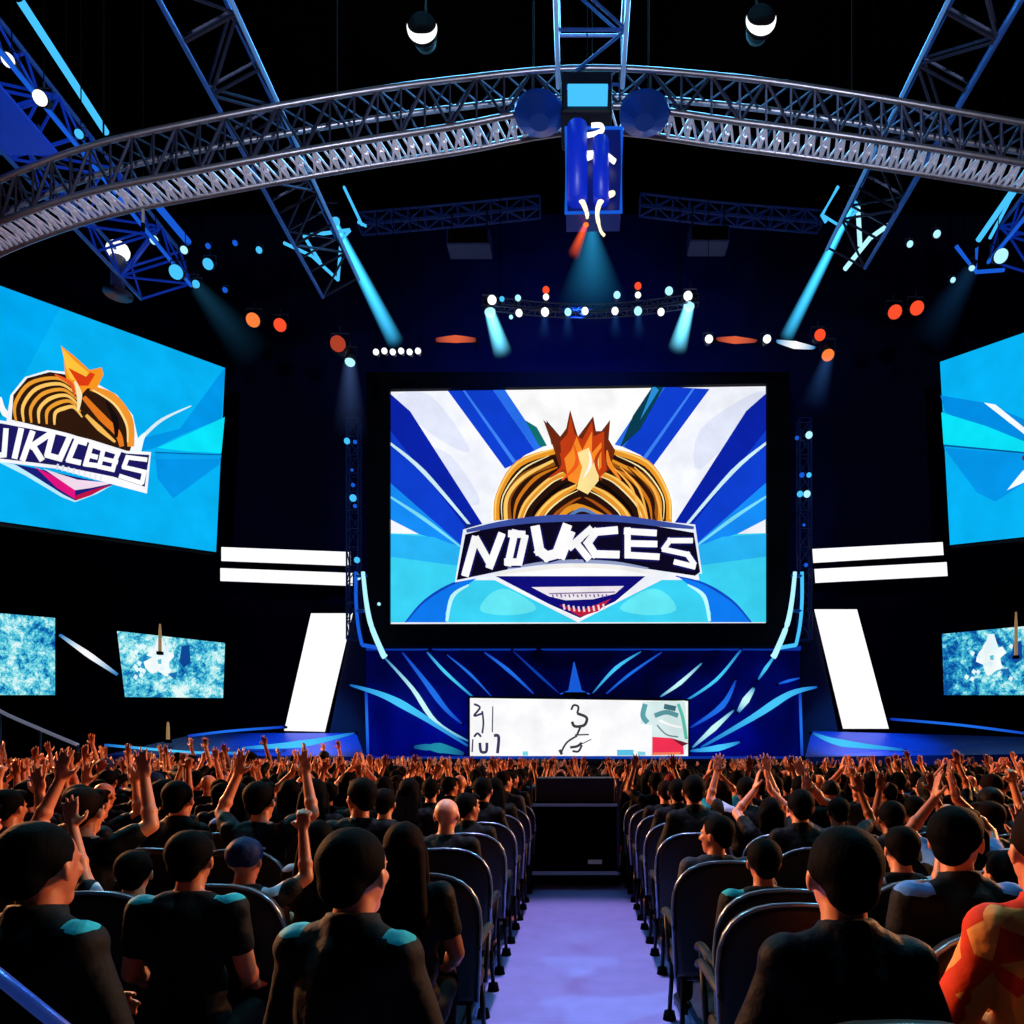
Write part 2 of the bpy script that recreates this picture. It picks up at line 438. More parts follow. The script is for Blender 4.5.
# main screen
YM = 29.4
t = empty('main_screen', P(578, 646, YM), 'huge central video screen with a gold flame crest above a black name banner', 'screen')
mb = MB()
of = [(366, 372), (790, 372), (788, 646), (368, 646)]; inn = [(389.5, 389), (767, 383.5), (767, 623), (389.5, 624)]
F = [P(x, y, YM - .1) for x, y in of]; I = [P(x, y, YM - .1) for x, y in inn]
Bk = [p + V((0, 1.2, 0)) for p in F]; Ib = [p + V((0, .25, 0)) for p in I]
mb.add(F + I + Bk + Ib, [(0, 1, 5, 4), (1, 2, 6, 5), (2, 3, 7, 6), (3, 0, 4, 7), (0, 8, 9, 1), (1, 9, 10, 2), (2, 10, 11, 3), (3, 11, 8, 0), (8, 11, 10, 9), (4, 5, 13, 12), (5, 6, 14, 13), (6, 7, 15, 14), (7, 4, 12, 15)])
mb.build('frame', M_FRAME, t)
a = Art((0, YM + .12, 0), (0, -1, 0))
W = (244, 246, 255)
a.poly(inn, W)
a.poly([(495, 388), (660, 385), (622, 470), (590, 500), (540, 470)], (255, 255, 255))
for p in ([(395, 400), (430, 395), (470, 450), (440, 440)], [(700, 430), (750, 395), (762, 400), (700, 470)], [(420, 450), (450, 455), (480, 500), (460, 500)]):
    a.poly(p, (226, 232, 250), 4)
a.tf = (340, 360, 480 / 1024)
BL = (14, 62, 205); BD = (10, 34, 165); CY1 = (58, 210, 244); CY2 = (22, 140, 246)
def mir(pts): return [(1016 - x, y) for x, y in pts]
for fn in (lambda p: p, mir):
    a.poly(fn([(228, 63), (322, 58), (420, 200), (352, 232)]), BL)
    a.poly(fn([(322, 58), (348, 58), (436, 190), (420, 200)]), (40, 110, 235))
    a.strip(fn([(262, 62), (372, 218)]), [4, 8], (60, 130, 245))
    a.poly(fn([(107, 72), (150, 110), (305, 352), (262, 392), (107, 300)]), BD)
    a.poly(fn([(107, 150), (290, 385), (250, 400), (107, 270)]), BL)
    a.poly(fn([(107, 262), (255, 392), (262, 420), (107, 340)]), CY2)
    a.strip(fn([(107, 178), (180, 240), (285, 362)]), [5, 9, 5], (205, 240, 250))
    a.strip(fn([(107, 292), (180, 340), (262, 402)]), [4, 8, 3], (120, 220, 245))
    a.poly(fn([(107, 370), (170, 372), (262, 400), (250, 470), (330, 470), (508, 560), (107, 560)]), CY1)
    a.poly(fn([(107, 372), (200, 378), (262, 402), (256, 440), (107, 420)]), (40, 180, 245))
    a.poly(fn([(140, 560), (180, 515), (240, 478), (300, 460), (245, 500), (225, 540), (228, 560)]), (14, 120, 238))
    a.strip(fn([(140, 560), (180, 515), (240, 478), (300, 462)]), [3, 6, 2], (18, 70, 190))
    a.strip(fn([(228, 558), (240, 505), (275, 480)]), [6, 9, 3], (190, 248, 252))
    a.poly(fn([(320, 500), (360, 490), (420, 530), (360, 545), (300, 535)]), (100, 232, 246), 4)
    a.poly(fn([(268, 350), (298, 352), (285, 370), (262, 380)]), (16, 40, 120))
a.poly([(395, 130), (420, 145), (445, 190), (425, 185)], (20, 110, 110)); a.poly([(440, 130), (470, 165), (480, 190), (452, 186)], (16, 50, 70))
a.poly([(668, 56), (690, 60), (640, 150), (596, 190), (625, 120)], (10, 60, 80)); a.poly([(668, 56), (680, 66), (640, 130)], (40, 140, 210))
# crest
a.tf = (440, 400, 280 / 1024)
def arch(cx, rx, top, base, t0=0, t1=1, n=14):
    return [(cx - rx * math.cos(PI * (t0 + (t1 - t0) * i / n)), base - (base - top) * math.sin(PI * (t0 + (t1 - t0) * i / n)) ** .8) for i in range(n + 1)]
a.poly(arch(522, 336, 150, 452) + [(858, 465), (186, 465)], (255, 255, 255))
a.poly(arch(522, 322, 168, 450) + [(844, 462), (200, 462)], (40, 18, 12))
G1, G2, G3 = (232, 150, 40), (255, 205, 105), (150, 82, 20)
for s_, fn in ((0, lambda p: p), (1, lambda p: [(1044 - x, y) for x, y in p])):
    a.strip(fn([(208, 450), (215, 350), (290, 235), (440, 185)]), [22, 20, 26, 20], G1)
    a.strip(fn([(203, 440), (212, 345), (285, 232), (430, 178)]), [5, 7, 7, 5], G2)
    a.strip(fn([(250, 450), (250, 360), (310, 280), (420, 235)]), [30, 24, 26, 18], G3)
    a.strip(fn([(242, 450), (246, 360), (306, 285), (415, 225)]), [14, 14, 14, 10], G2 if s_ == 0 else G1)
    a.strip(fn([(290, 455), (320, 380), (400, 300), (470, 270)]), [22, 26, 24, 12], G1)
    a.strip(fn([(284, 450), (314, 376), (394, 296), (465, 262)]), [6, 8, 8, 4], G2)
    a.strip(fn([(350, 450), (380, 400), (440, 350), (500, 320)]), [26, 28, 26, 12], G1)
    a.strip(fn([(345, 448), (378, 396), (436, 346), (500, 312)]), [6, 9, 9, 4], G2)
HL = (255, 238, 178)
for fn in (lambda p: p, lambda p: [(1044 - x, y) for x, y in p]):
    a.strip(fn([(228, 440), (232, 355), (300, 260), (400, 208)]), [2, 5, 6, 2], HL); a.strip(fn([(270, 450), (285, 370), (350, 290), (430, 250)]), [3, 12, 14, 4], (210, 120, 28))
    a.strip(fn([(300, 450), (330, 385), (405, 310), (460, 284)]), [2, 5, 5, 2], HL); a.strip(fn([(330, 452), (360, 395), (430, 330), (480, 300)]), [6, 16, 14, 4], (16, 8, 8))
    a.strip(fn([(368, 452), (400, 405), (455, 360), (505, 335)]), [2, 6, 5, 2], HL); a.strip(fn([(395, 452), (430, 415), (480, 378), (515, 360)]), [6, 12, 10, 3], (170, 84, 20))
for x in (800, 775, 748, 722):
    a.strip([(x - 90, 250), (x - 20, 330), (x + 12, 450)], [3, 9, 5], (50, 22, 14) if x % 2 else (250, 180, 80))
a.strip([(430, 440), (500, 395), (620, 440)], [16, 24, 12], G1); a.strip([(470, 430), (520, 405), (580, 430)], [10, 14, 8], (90, 130, 190))
R1, R2, R3 = (196, 60, 20), (250, 140, 40), (255, 226, 150)
a.poly([(440, 260), (415, 180), (378, 78), (440, 140), (462, 110), (476, 42), (495, 110), (505, 140), (560, 66), (570, 120), (590, 120), (622, 78), (616, 150), (640, 190), (620, 260), (560, 300), (480, 290)], (110, 40, 18))
a.poly([(448, 250), (440, 160), (466, 130), (477, 60), (492, 130), (520, 150), (556, 84), (562, 140), (600, 120), (600, 190), (610, 260), (545, 330), (470, 300)], R1)
a.poly([(470, 300), (455, 220), (480, 190), (500, 140), (520, 190), (556, 120), (555, 200), (590, 160), (590, 250), (540, 330)], R2)
a.poly([(500, 330), (520, 250), (500, 200), (545, 180), (552, 250), (580, 210), (580, 300), (540, 350)], R3)
a.strip([(445, 300), (500, 240), (490, 170)], [4, 16, 4], (240, 90, 30)); a.strip([(525, 290), (550, 240), (545, 190)], [3, 14, 3], (255, 250, 235)); a.strip([(590, 300), (570, 230), (600, 170)], [3, 14, 3], R1)
a.strip([(400, 290), (450, 250), (440, 200)], [5, 16, 4], R1); a.strip([(660, 300), (620, 240), (610, 190)], [5, 18, 4], R2)
# banner
a.poly([(205, 640), (500, 600), (760, 640), (640, 745), (512, 806), (400, 755)], (255, 255, 255))
a.poly([(205, 648), (750, 648), (640, 740), (512, 800), (400, 750)], (16, 14, 120))
a.poly([(335, 688), (672, 684), (640, 712), (560, 732), (460, 736), (400, 722)], (240, 232, 240))
a.strip([(400, 712), (640, 706)], 5, (140, 120, 160), 0)
a.poly([(435, 752), (520, 772), (625, 730), (580, 775), (512, 796)], (190, 30, 60))
for i in range(9): a.strip([(452 + i * 18, 750 + 9 * math.sin(i * .4)), (456 + i * 18, 770 + 8 * math.sin(i * .4))], 7, (245, 215, 225), 0)
for i in range(14): a.strip([(412 + i * 15, 716 - (i % 3)), (415 + i * 15, 726 - (i % 2) * 3)], 5, (110, 90, 150), 0)
a.poly([(58, 672), (88, 480), (200, 448), (400, 430), (640, 430), (860, 455), (930, 462), (955, 640), (760, 640), (500, 606), (250, 636)], (236, 242, 255))
a.poly([(64, 664), (96, 498), (200, 470), (400, 448), (640, 448), (800, 470), (925, 492), (948, 634), (930, 648), (750, 622), (500, 588), (250, 625)], (12, 8, 34))
a.strip([(100, 486), (250, 456), (420, 440), (640, 440), (820, 462), (925, 474)], [12, 22, 26, 26, 20, 10], (58, 78, 160))
a.strip([(250, 622), (380, 602), (500, 596), (640, 602), (760, 622)], [6, 12, 14, 12, 6], (150, 160, 200)); a.strip([(210, 642), (380, 620), (500, 612), (640, 618), (800, 640)], [8, 14, 16, 14, 6], (244, 240, 236))
OUT = (20, 20, 90)
L = [[[(98, 640), (132, 518)], [(138, 520), (186, 606)], [(186, 612), (226, 506)]],
     [[(252, 604), (276, 494)], [(262, 498), (304, 500)], [(248, 600), (290, 600)], [(292, 600), (312, 512)]],
     [[(352, 484), (366, 560)], [(366, 560), (392, 580)], [(392, 580), (428, 570)], [(428, 570), (462, 478)]],
     [[(448, 580), (480, 500)], [(548, 484), (478, 545)], [(496, 530), (540, 584)]],
     [[(638, 486), (570, 492)], [(570, 492), (540, 532)], [(540, 532), (566, 572)], [(566, 572), (644, 574)]],
     [[(684, 486), (684, 578)], [(680, 490), (780, 496)], [(690, 534), (782, 536)], [(684, 576), (790, 582)]],
     [[(912, 524), (836, 524)], [(836, 524), (816, 552)], [(816, 556), (900, 574)], [(900, 574), (922, 606)], [(922, 618), (858, 602)]]]
ws = [26, 24, 34, 24, 26, 22, 18]
for l, w in zip(L, ws): a.strokes(l, w, (255, 255, 255), OUT, 14)
for l, w in zip(L, ws): a.strokes(l, w, (255, 255, 255))
a.build('display', t)
for x in (385, 775):
    q = P(x, 646, 30.9); MB().box(V((q.x - .15, 30.7, SZ)), V((q.x + .15, 31.0, q.z + .3))).build('support_leg', M_BLACK, t)
# little status lamp on the bezel
MB().ell(P(379, 604, YM - .15), .07).build('status_lamp', E_PALE, t, True)

# ---------------------------------------------------------------- side screens
def side_screen(label, corners, A, B, name='side_screen'):
    """screen standing on the vertical plane through the ground points A and B"""
    A = V((*A, 0)); B = V((*B, 0)); d = (B - A).normalized(); n = V((d.y, -d.x, 0))
    if n.y > 0: n = -n
    a = Art(A, n)
    pts = [a.pt(x, y) for x, y in corners]
    c = (pts[2] + pts[3]) / 2
    t = empty(name, c, label, 'screen')
    cen = sum(pts, V()) / 4
    big = [cen + (p - cen) * 1.015 - n * .03 for p in pts]
    MB().hexa(big, [p - n * .4 for p in big]).build('frame', M_FRAME, t)
    for k in (.15, .85):
        q = big[0].lerp(big[1], k) - n * .2; MB().tube(q, V((q.x, q.y, RZ - .02)), .03, n=6).build('suspension_cable', M_BLACK, t)
    return t, a
# left
def yx(px, Y): return ((px - CX) * Y / FPX, Y)
LC = [(-95, 251), (225, 368), (216, 552), (-95, 508)]
t, a = side_screen('large tilted blue video screen on the left showing the flame crest over a name banner', LC, yx(0, 21.9), yx(220, 28))
SB = (6, 178, 244)
a.poly(LC, SB)
a.poly([(-95, 251), (60, 308), (0, 420), (-95, 420)], (0, 168, 240))
a.tf = (0, 330, 230 / 1024)
a.poly([(1002, 165), (985, 395), (800, 470), (690, 525), (620, 540), (640, 480), (800, 440)], (2, 150, 232))
a.poly([(700, 525), (1000, 388), (985, 548), (830, 540)], (10, 226, 250))
a.poly([(690, 548), (985, 560), (975, 600), (770, 750), (700, 660)], (4, 148, 232))
a.strip([(690, 545), (985, 556)], 5, (10, 90, 150), 0)
a.poly([(690, 552), (985, 562), (975, 575), (680, 575)], (8, 160, 238))
a.strip([(640, 470), (720, 400), (850, 338)], [16, 14, 4], (225, 245, 250))
a.strip([(600, 560), (620, 500), (645, 460)], [50, 34, 10], (240, 250, 255))
a.strip([(0, 300), (20, 370), (100, 410)], [10, 30, 10], (255, 255, 255))
a.poly([(25, 420), (45, 290), (110, 210), (210, 180), (330, 190), (430, 240), (520, 290), (590, 380), (612, 480), (590, 560), (300, 470)], (245, 248, 255))
a.poly([(50, 400), (58, 290), (120, 215), (220, 188), (330, 205), (430, 255), (510, 300), (575, 390), (595, 480), (575, 545), (300, 460)], (46, 24, 14))
for i in range(6):
    k = i * 34
    a.strip([(70 + k, 408 + i * 3), (66 + k * 1.05, 330 + i * 8), (130 + k * .9, 240 + i * 22), (250 + k * .45, 215 + i * 26), (330 + k * .2, 260 + i * 26)], [8, 16, 18, 14, 6], (238, 158, 50) if i % 2 == 0 else (255, 200, 100))
a.strip([(400, 260), (500, 300), (570, 400), (580, 520)], [22, 34, 38, 30], (240, 150, 45)); a.strip([(410, 268), (505, 330), (560, 420), (566, 500)], [6, 10, 10, 6], (255, 220, 140))
a.strip([(370, 300), (450, 390), (520, 460), (540, 520)], [20, 34, 30, 20], (230, 120, 30)); a.strip([(470, 320), (510, 400), (515, 480)], [6, 30, 12], (20, 12, 14))
a.strip([(380, 380), (440, 440), (510, 500)], [14, 24, 10], (250, 190, 90))
a.poly([(268, 72), (330, 120), (395, 180), (450, 168), (458, 200), (430, 258), (385, 262), (350, 300), (300, 240), (285, 190), (282, 130)], (250, 150, 30))
a.poly([(272, 80), (330, 140), (390, 190), (370, 240), (310, 220), (290, 170)], (255, 196, 60)); a.poly([(300, 170), (380, 210), (400, 190), (420, 200), (390, 250), (350, 250)], (224, 60, 20))
a.strip([(345, 360), (350, 290), (330, 230)], [8, 26, 8], (255, 236, 190)); a.strip([(240, 200), (310, 240), (330, 300)], [6, 18, 6], (235, 90, 40))
a.poly([(-20, 585), (60, 600), (180, 640), (500, 690), (430, 730), (330, 768), (270, 745), (110, 650)], (190, 240, 255))
a.poly([(60, 598), (500, 690), (430, 720), (330, 760), (280, 735), (130, 640)], (26, 30, 120))
a.poly([(150, 610), (330, 700), (330, 755), (250, 705)], (230, 20, 130)); a.poly([(330, 740), (400, 715), (490, 690), (400, 738), (330, 762)], (190, 20, 70)); a.poly([(190, 620), (340, 668), (500, 684), (400, 705), (330, 715)], (245, 220, 240))
a.poly([(-60, 410), (0, 405), (200, 440), (400, 490), (560, 540), (668, 545), (650, 730), (500, 690), (250, 620), (0, 590), (-60, 585)], (250, 250, 255))
a.poly([(-60, 425), (0, 418), (200, 455), (400, 505), (560, 552), (660, 558), (648, 640), (640, 700), (500, 655), (250, 605), (0, 575), (-60, 570)], (28, 24, 96))
L = [[[(22, 450), (14, 555)], [(14, 558), (-14, 560)]], [[(88, 450), (62, 565)]],
     [[(138, 462), (98, 575)], [(210, 470), (136, 520)], [(140, 515), (178, 575)]],
     [[(228, 470), (206, 555)], [(206, 560), (262, 575)], [(262, 575), (300, 490)]],
     [[(372, 505), (335, 495)], [(335, 495), (300, 580)], [(300, 582), (345, 592)]],
     [[(400, 515), (375, 600)], [(400, 515), (440, 528)], [(388, 560), (420, 568)], [(375, 600), (420, 606)]],
     [[(455, 530), (435, 610)], [(455, 530), (520, 550)], [(520, 550), (505, 585)], [(445, 575), (510, 590)], [(505, 590), (495, 625)], [(435, 612), (495, 625)]],
     [[(640, 580), (560, 570)], [(560, 570), (545, 610)], [(545, 614), (635, 635)], [(635, 635), (625, 680)], [(620, 684), (530, 655)]]]
for l, w in zip(L, [24, 26, 26, 26, 24, 22, 20, 20]): a.strokes(l, w, (255, 255, 255))
for i in range(9): a.strip([(250 + i * 24, 600 + i * 6.5), (246 + i * 24, 625 + i * 6.5)], 9, (225, 230, 245), 0)
a.build('display', t)
# right
RC = [(940, 362), (1115, 301), (1115, 527), (950, 545)]
t, a = side_screen('large blue video screen on the right edge with white angular rays', RC, yx(1156, 21.9), yx(936, 28))
a.poly(RC, SB)
a.tf = (780, 300, 244 / 532)
a.poly([(350, 208), (450, 225), (532, 260), (700, 330), (532, 330), (360, 245)], (2, 140, 226))
a.poly([(352, 245), (450, 275), (532, 308), (560, 335), (357, 317)], (10, 226, 250))
a.strip([(357, 317), (540, 334)], 4, (8, 90, 160), 0)
a.poly([(357, 322), (532, 336), (532, 400), (470, 440), (430, 420)], (4, 150, 234))
a.poly([(445, 224), (470, 228), (560, 300), (560, 330), (532, 292)], (245, 252, 255)); a.poly([(495, 415), (530, 372), (620, 350), (620, 420), (532, 398)], (240, 250, 255))
a.strip([(528, 345), (560, 345), (600, 330)], [6, 60, 60], (60, 60, 110), 0)
a.build('display', t)
# small mosaic screens
def small_screen(label, px, Y, fig, fy=.45):
    f = [P(x, y, Y) for x, y in px]
    t = empty('monitor_screen', (f[2] + f[3]) / 2, label, 'screen', None)
    c = sum(f, V()) / 4
    big = [c + (p - c) * 1.02 + V((0, .05, 0)) for p in f]
    MB().hexa(big, [p + V((0, .3, 0)) for p in big]).build('frame', M_FRAME, t)
    MB().add(f, [(0, 1, 2, 3)]).build('display', M_MOSAIC, t)
    for k in (.25, .75):
        q = f[0].lerp(f[1], k) - V((0, 0, .6)); MB().box(q + V((-.08, .35, -.08)), V((q.x + .08, RY1 - .02, q.z + .08))).build('wall_arm', M_BLACK, t)
    if fig:
        a = Art((0, Y - .02, 0), (0, -1, 0)); x, y = fig
        r3 = random.Random(int(x))
        a.poly([(x + math.cos(q * PI / 10) * r3.uniform(8, 17), y + math.sin(q * PI / 10) * r3.uniform(9, 20)) for q in range(20)], (245, 254, 255))
        a.poly([(x - 3, y - 24), (x + 3, y - 24), (x + 9, y - 5), (x - 8, y - 4)], (235, 250, 255))
        for q in range(16):
            u, v_ = x + r3.uniform(-26, 26), y + r3.uniform(-16, 22); a.poly([(u - 2, v_), (u, v_ - 3), (u + 3, v_ - 1), (u + 1, v_ + 3)], (225, 250, 255))
        a.poly([(x + 22, y - 16), (x + 30, y - 17), (x + 31, y + 1), (x + 24, y + 6), (x + 20, y)], (14, 70, 150))
        a.poly([(x + 8, y + 12), (x + 18, y + 10), (x + 16, y + 18)], (30, 110, 180)); a.poly([(x - 2, y - 2), (x + 2, y - 3), (x + 2, y + 2), (x - 1, y + 2)], (90, 190, 220))
        a.build('picture', t)
    return t
small_screen('small teal mosaic screen at the far left edge, below the large left screen', [(-60, 608), (55, 618), (55, 695), (-60, 695)], 31, None)
small_screen('small teal mosaic screen with a white burst, left of the slanted white panel', [(117, 631), (225, 643), (223, 698), (125, 697)], 31, (160, 662))
small_screen('small teal mosaic screen with white burst, below the large right screen', [(942, 634), (1090, 620), (1090, 695), (944, 695)], 31, (991, 658))
def finial(px, y0, y1, Y, label):
    c = P(px, y1, Y); h = (y1 - y0) * Y / FPX
    t = empty('slim_post', c, label, 'lamp')
    MB().tube(c, c + V((0, 0, h * .75)), .07, .06, 10).tube(c + V((0, 0, h * .7)), c + V((0, 0, h)), .06, .035, 10).build('post_shaft', mat('dim_amber', (190, 150, 110), .5, emis=(190, 150, 100), es=.5), t, True)  # a plain post, its brightness put into the material as glow
    MB().box(c + V((-.1, -.1, -.12)), c + V((.1, .1, .02))).build('post_foot', M_BLACK, t)
finial(160, 624, 652, 30.6, 'slim amber post rising from the top of the white burst mosaic screen at left')
finial(1016, 612, 656, 30.6, 'slim amber post in front of the far right mosaic screen')
finial(168, 722, 740, 28.5, 'slim pale post standing low on the left stage wing')
# white bars and slanted panels
def lightbox(label, px, Y, group, name='light_bar'):
    f = [P(x, y, Y) for x, y in px]; c = sum(f, V()) / 4
    t = empty(name, (f[2] + f[3]) / 2, label, 'light', group)
    MB().hexa([p + V((0, .04, 0)) for p in f], [p + V((0, .3, 0)) for p in f]).build('housing', M_FRAME, t)
    g = [c + (p - c) * .995 for p in f]
    MB().add(g, [(0, 1, 2, 3)]).build('diffuser', E_PANEL, t)
    if name == 'light_bar':
        for k in (.2, .8):
            q = g[0].lerp(g[1], k) - V((0, 0, .2)); MB().box(q + V((-.06, .3, -.06)), V((q.x + .06, RY1 - .02, q.z + .06))).build('wall_arm', M_BLACK, t)
g = 'horizontal white light bars beside the main screen'
lightbox('upper of the two white light bars left of the main screen', [(221, 547), (351, 552), (351, 566), (221, 561)], 31, g)
lightbox('lower of the two white light bars left of the main screen', [(220, 568), (353, 573), (353, 586), (220, 581)], 31, g)
lightbox('upper of the two white light bars right of the main screen', [(812, 549), (943, 542), (944, 555), (813, 563)], 31, g)
lightbox('lower of the two white light bars right of the main screen', [(814, 569), (947, 562), (948, 576), (815, 583)], 31, g)
g = 'slanted white light panels flanking the stage'
lightbox('slanted white light panel leaning beside the left end of the stage', [(311, 613), (353, 613), (325, 732), (284, 731)], 30.6, g, 'floor_lightbox')
lightbox('slanted white light panel leaning beside the right end of the stage', [(814, 609), (857, 609), (889, 729), (843, 729)], 30.6, g, 'floor_lightbox')
# dark blue triangular fins next to them
slab('fin', [(353, 613), (366, 645), (366, 757), (325, 757)], 30.7, .1, M_NAVY, 'dark blue wedge panel between the left slanted light and the backdrop', 'panel')
slab('fin', [(801, 645), (814, 609), (843, 757), (801, 757)], 30.7, .1, M_NAVY, 'dark blue wedge panel between the right slanted light and the backdrop', 'panel')

# raked stage wings
def wing(label, a0, a1, b1, b0, m=None):
    """front edge a0-a1, rear edge b0-b1 : (px, py, Y)"""
    t = [P(*a0), P(*a1), P(*b1), P(*b0)]
    lo = [V((p.x, p.y, .0)) for p in t]
    o = MB().hexa(t, lo).build('stage_wing', m or M_DECK)
    return tag(o, label, 'stage')
wing('raked blue stage wing left of the backdrop, lit by floor lights', (105, 755, 27.3), (365, 757, 27.3), (356, 733, 30.4), (200, 733, 30.4))
wing('raked blue stage wing right of the backdrop, lit by floor lights', (805, 757, 27.3), (1100, 753, 27.3), (1060, 738, 30.4), (812, 731, 30.4))
glow_tube([(105, 745), (150, 749), (195, 752.5), (250, 753)], 27.2, .05, E_CYAN, 'thin blue edge light along the front of the left stage wing', 'stage edge lights')
glow_tube([(188, 736), (230, 731), (284, 727)], 27.6, .05, E_BLUE, 'thin blue edge light slanting up behind the left stage wing', 'stage edge lights')
glow_tube([(240, 748), (300, 744), (355, 733)], 27.2, (.03, .14), E_CYAN, 'thick cyan floor light across the left stage wing', 'stage edge lights')
glow_tube([(812, 733), (842, 743), (905, 750)], 27.2, (.03, .14), E_CYAN, 'thick cyan floor light across the right stage wing', 'stage edge lights')
glow_tube([(890, 719), (960, 725), (1030, 734)], 27.6, .05, E_BLUE, 'thin blue edge light slanting down behind the right stage wing', 'stage edge lights')
glow_tube([(366, 757.5), (801, 757.5)], 27.3, .05, E_DBLUE, 'long dim blue edge light along the front lip of the stage', 'stage edge lights')
glow_tube([(60, 635), (118, 675)], 29, (.06, .13), E_WHITE, 'pale diagonal light stick between the two left mosaic screens', None, 'light_stick')

# brackets either side of the main screen
def bracket(label, sgn):
    f = (lambda x: x) if sgn < 0 else (lambda x: 1158 - x)
    t = empty('curved_bracket', P(f(364), 648, 28.6), label, 'bracket', 'curved lit brackets beside the main screen')
    mb = MB(); mb.path(smooth_pts([P(f(x), y, 28.6) for x, y in ((356, 572), (356, 600), (358, 625), (362, 645))]), .07)
    mb.path([P(f(362), 645, 28.6), P(f(380), 648, 28.6)], .08)
    mb.build('outer_tube', E_BLUE if sgn < 0 else E_CYAN, t, True)
    MB().path(smooth_pts([P(f(x), y, 28.55) for x, y in ((363, 572), (366, 600), (371, 625), (382, 652), (385, 657))]), [.08 + .002 * i for i in range(25)]).build('inner_tube', E_PALE, t, True)
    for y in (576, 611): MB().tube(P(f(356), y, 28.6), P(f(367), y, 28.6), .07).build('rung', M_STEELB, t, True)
bracket('curved cyan bracket at the lower left corner of the main screen', -1)
bracket('curved cyan bracket at the lower right corner of the main screen', 1)

# ================================================================ TRUSSES
class MBL(MB):
    def __init__(s): super().__init__(); s.items = []
    def build(s, name, m, parent=None, smooth=False, loc=None):
        for i in s.items: i.build(name, m, parent, smooth)
def truss(mbc, mbb, path, w, h, r, bay, latt=False, side=V((1, 0, 0)), up=V((0, 0, 1)), rb=None):
    """box truss: chords into mbc, braces into mbb. side = width direction"""
    rb = rb or r * .6
    pts = [V(p) for p in path]
    # resample
    ds = [0]
    for i in range(1, len(pts)): ds.append(ds[-1] + (pts[i] - pts[i - 1]).length)
    n = max(1, round(ds[-1] / bay)); R = []
    for k in range(n + 1):
        d = ds[-1] * k / n; i = 1
        while i < len(ds) - 1 and ds[i] < d: i += 1
        u = (d - ds[i - 1]) / max(1e-6, ds[i] - ds[i - 1]); R.append(pts[i - 1].lerp(pts[i], u))
    cs = []
    for su, sw in ((-1, -1), (-1, 1), (1, 1), (1, -1)):
        cs.append([p + side * (sw * w / 2) + up * (su * h / 2) for p in R])
    for c in cs: mbc.items.append(MB().path(c, r, 8))
    for k in range(n + 1):
        for q in range(4): mbb.tube(cs[q][k], cs[(q + 1) % 4][k], rb, n=5)
        if k < n:
            for q in range(4):
                a, b = (q, (q + 1) % 4) if (k + q) % 2 else ((q + 1) % 4, q)
                mbb.tube(cs[a][k], cs[b][k + 1], rb, n=5)
def tp(px, py, Y): return P(px, py, Y)
# curved cross truss
YT = 14.4
top = [(-60, 212), (0, 180), (90, 146), (200, 121), (330, 97), (450, 80), (590, 68), (740, 78), (860, 95), (960, 112), (1060, 130), (1140, 150)]
bot = [(-60, 250), (0, 222), (90, 192), (200, 170), (330, 146), (450, 127), (590, 105), (740, 122), (860, 138), (960, 153), (1060, 170), (1140, 190)]
t = empty('curved_truss', P(590, 100, YT), 'curved silver lattice truss arching across the whole hall above the audience', 'truss')
W2 = .6
TP = smooth_pts([P(x, y, YT - .35) for x, y in top], 5); BP = smooth_pts([P(x, y, YT) for x, y in bot], 5)
TP2 = [p + V((0, W2, 0)) for p in TP]; BP2 = [p + V((0, W2, 0)) for p in BP]
mb = MB()
for c in (TP, TP2, BP, BP2): MB().path(c, .055 if c in (TP, TP2) else .06).build('chord', M_STEEL, t, True)
mb = MB(); nB = len(BP)
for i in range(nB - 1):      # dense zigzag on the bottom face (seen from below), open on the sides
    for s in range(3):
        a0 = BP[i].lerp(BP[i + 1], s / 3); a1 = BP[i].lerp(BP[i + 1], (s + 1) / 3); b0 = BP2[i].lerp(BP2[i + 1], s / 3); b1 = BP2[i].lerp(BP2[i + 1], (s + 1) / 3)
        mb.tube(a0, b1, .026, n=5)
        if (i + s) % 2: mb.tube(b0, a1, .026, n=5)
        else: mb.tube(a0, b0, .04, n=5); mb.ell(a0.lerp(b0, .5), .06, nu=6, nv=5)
mb.build('bottom_lattice', mat('glow_truss_lattice', (225, 225, 238), .35, .5, emis=(170, 175, 205), es=.16), t)  # white light on the lattice partly put into its emission
mb = MB()
for i in range(nB - 1):
    a, b = (BP, TP) if i % 2 else (TP, BP)
    mb.tube(a[i], b[i + 1], .032, n=5); mb.tube(TP[i], BP[i], .025, n=5)
    a, b = (BP2, TP2) if i % 2 == 0 else (TP2, BP2)
    mb.tube(a[i], b[i + 1], .03, n=5)
    mb.tube(TP[i], TP2[i + 1], .022, n=5); mb.tube(TP2[i], TP[i + 1], .022, n=5)
mb.build('brace', M_STEELD, t)
for px in (90, 330, 520, 660, 860):
    i = min(range(nB), key=lambda k: abs(TP[k].x - P(px, 100, YT - .35).x)); MB().tube(TP[i] + V((0, .4, 0)), V((TP[i].x, TP[i].y + .4, RZ - .02)), .02, n=6).build('suspension_cable', M_BLACK, t)

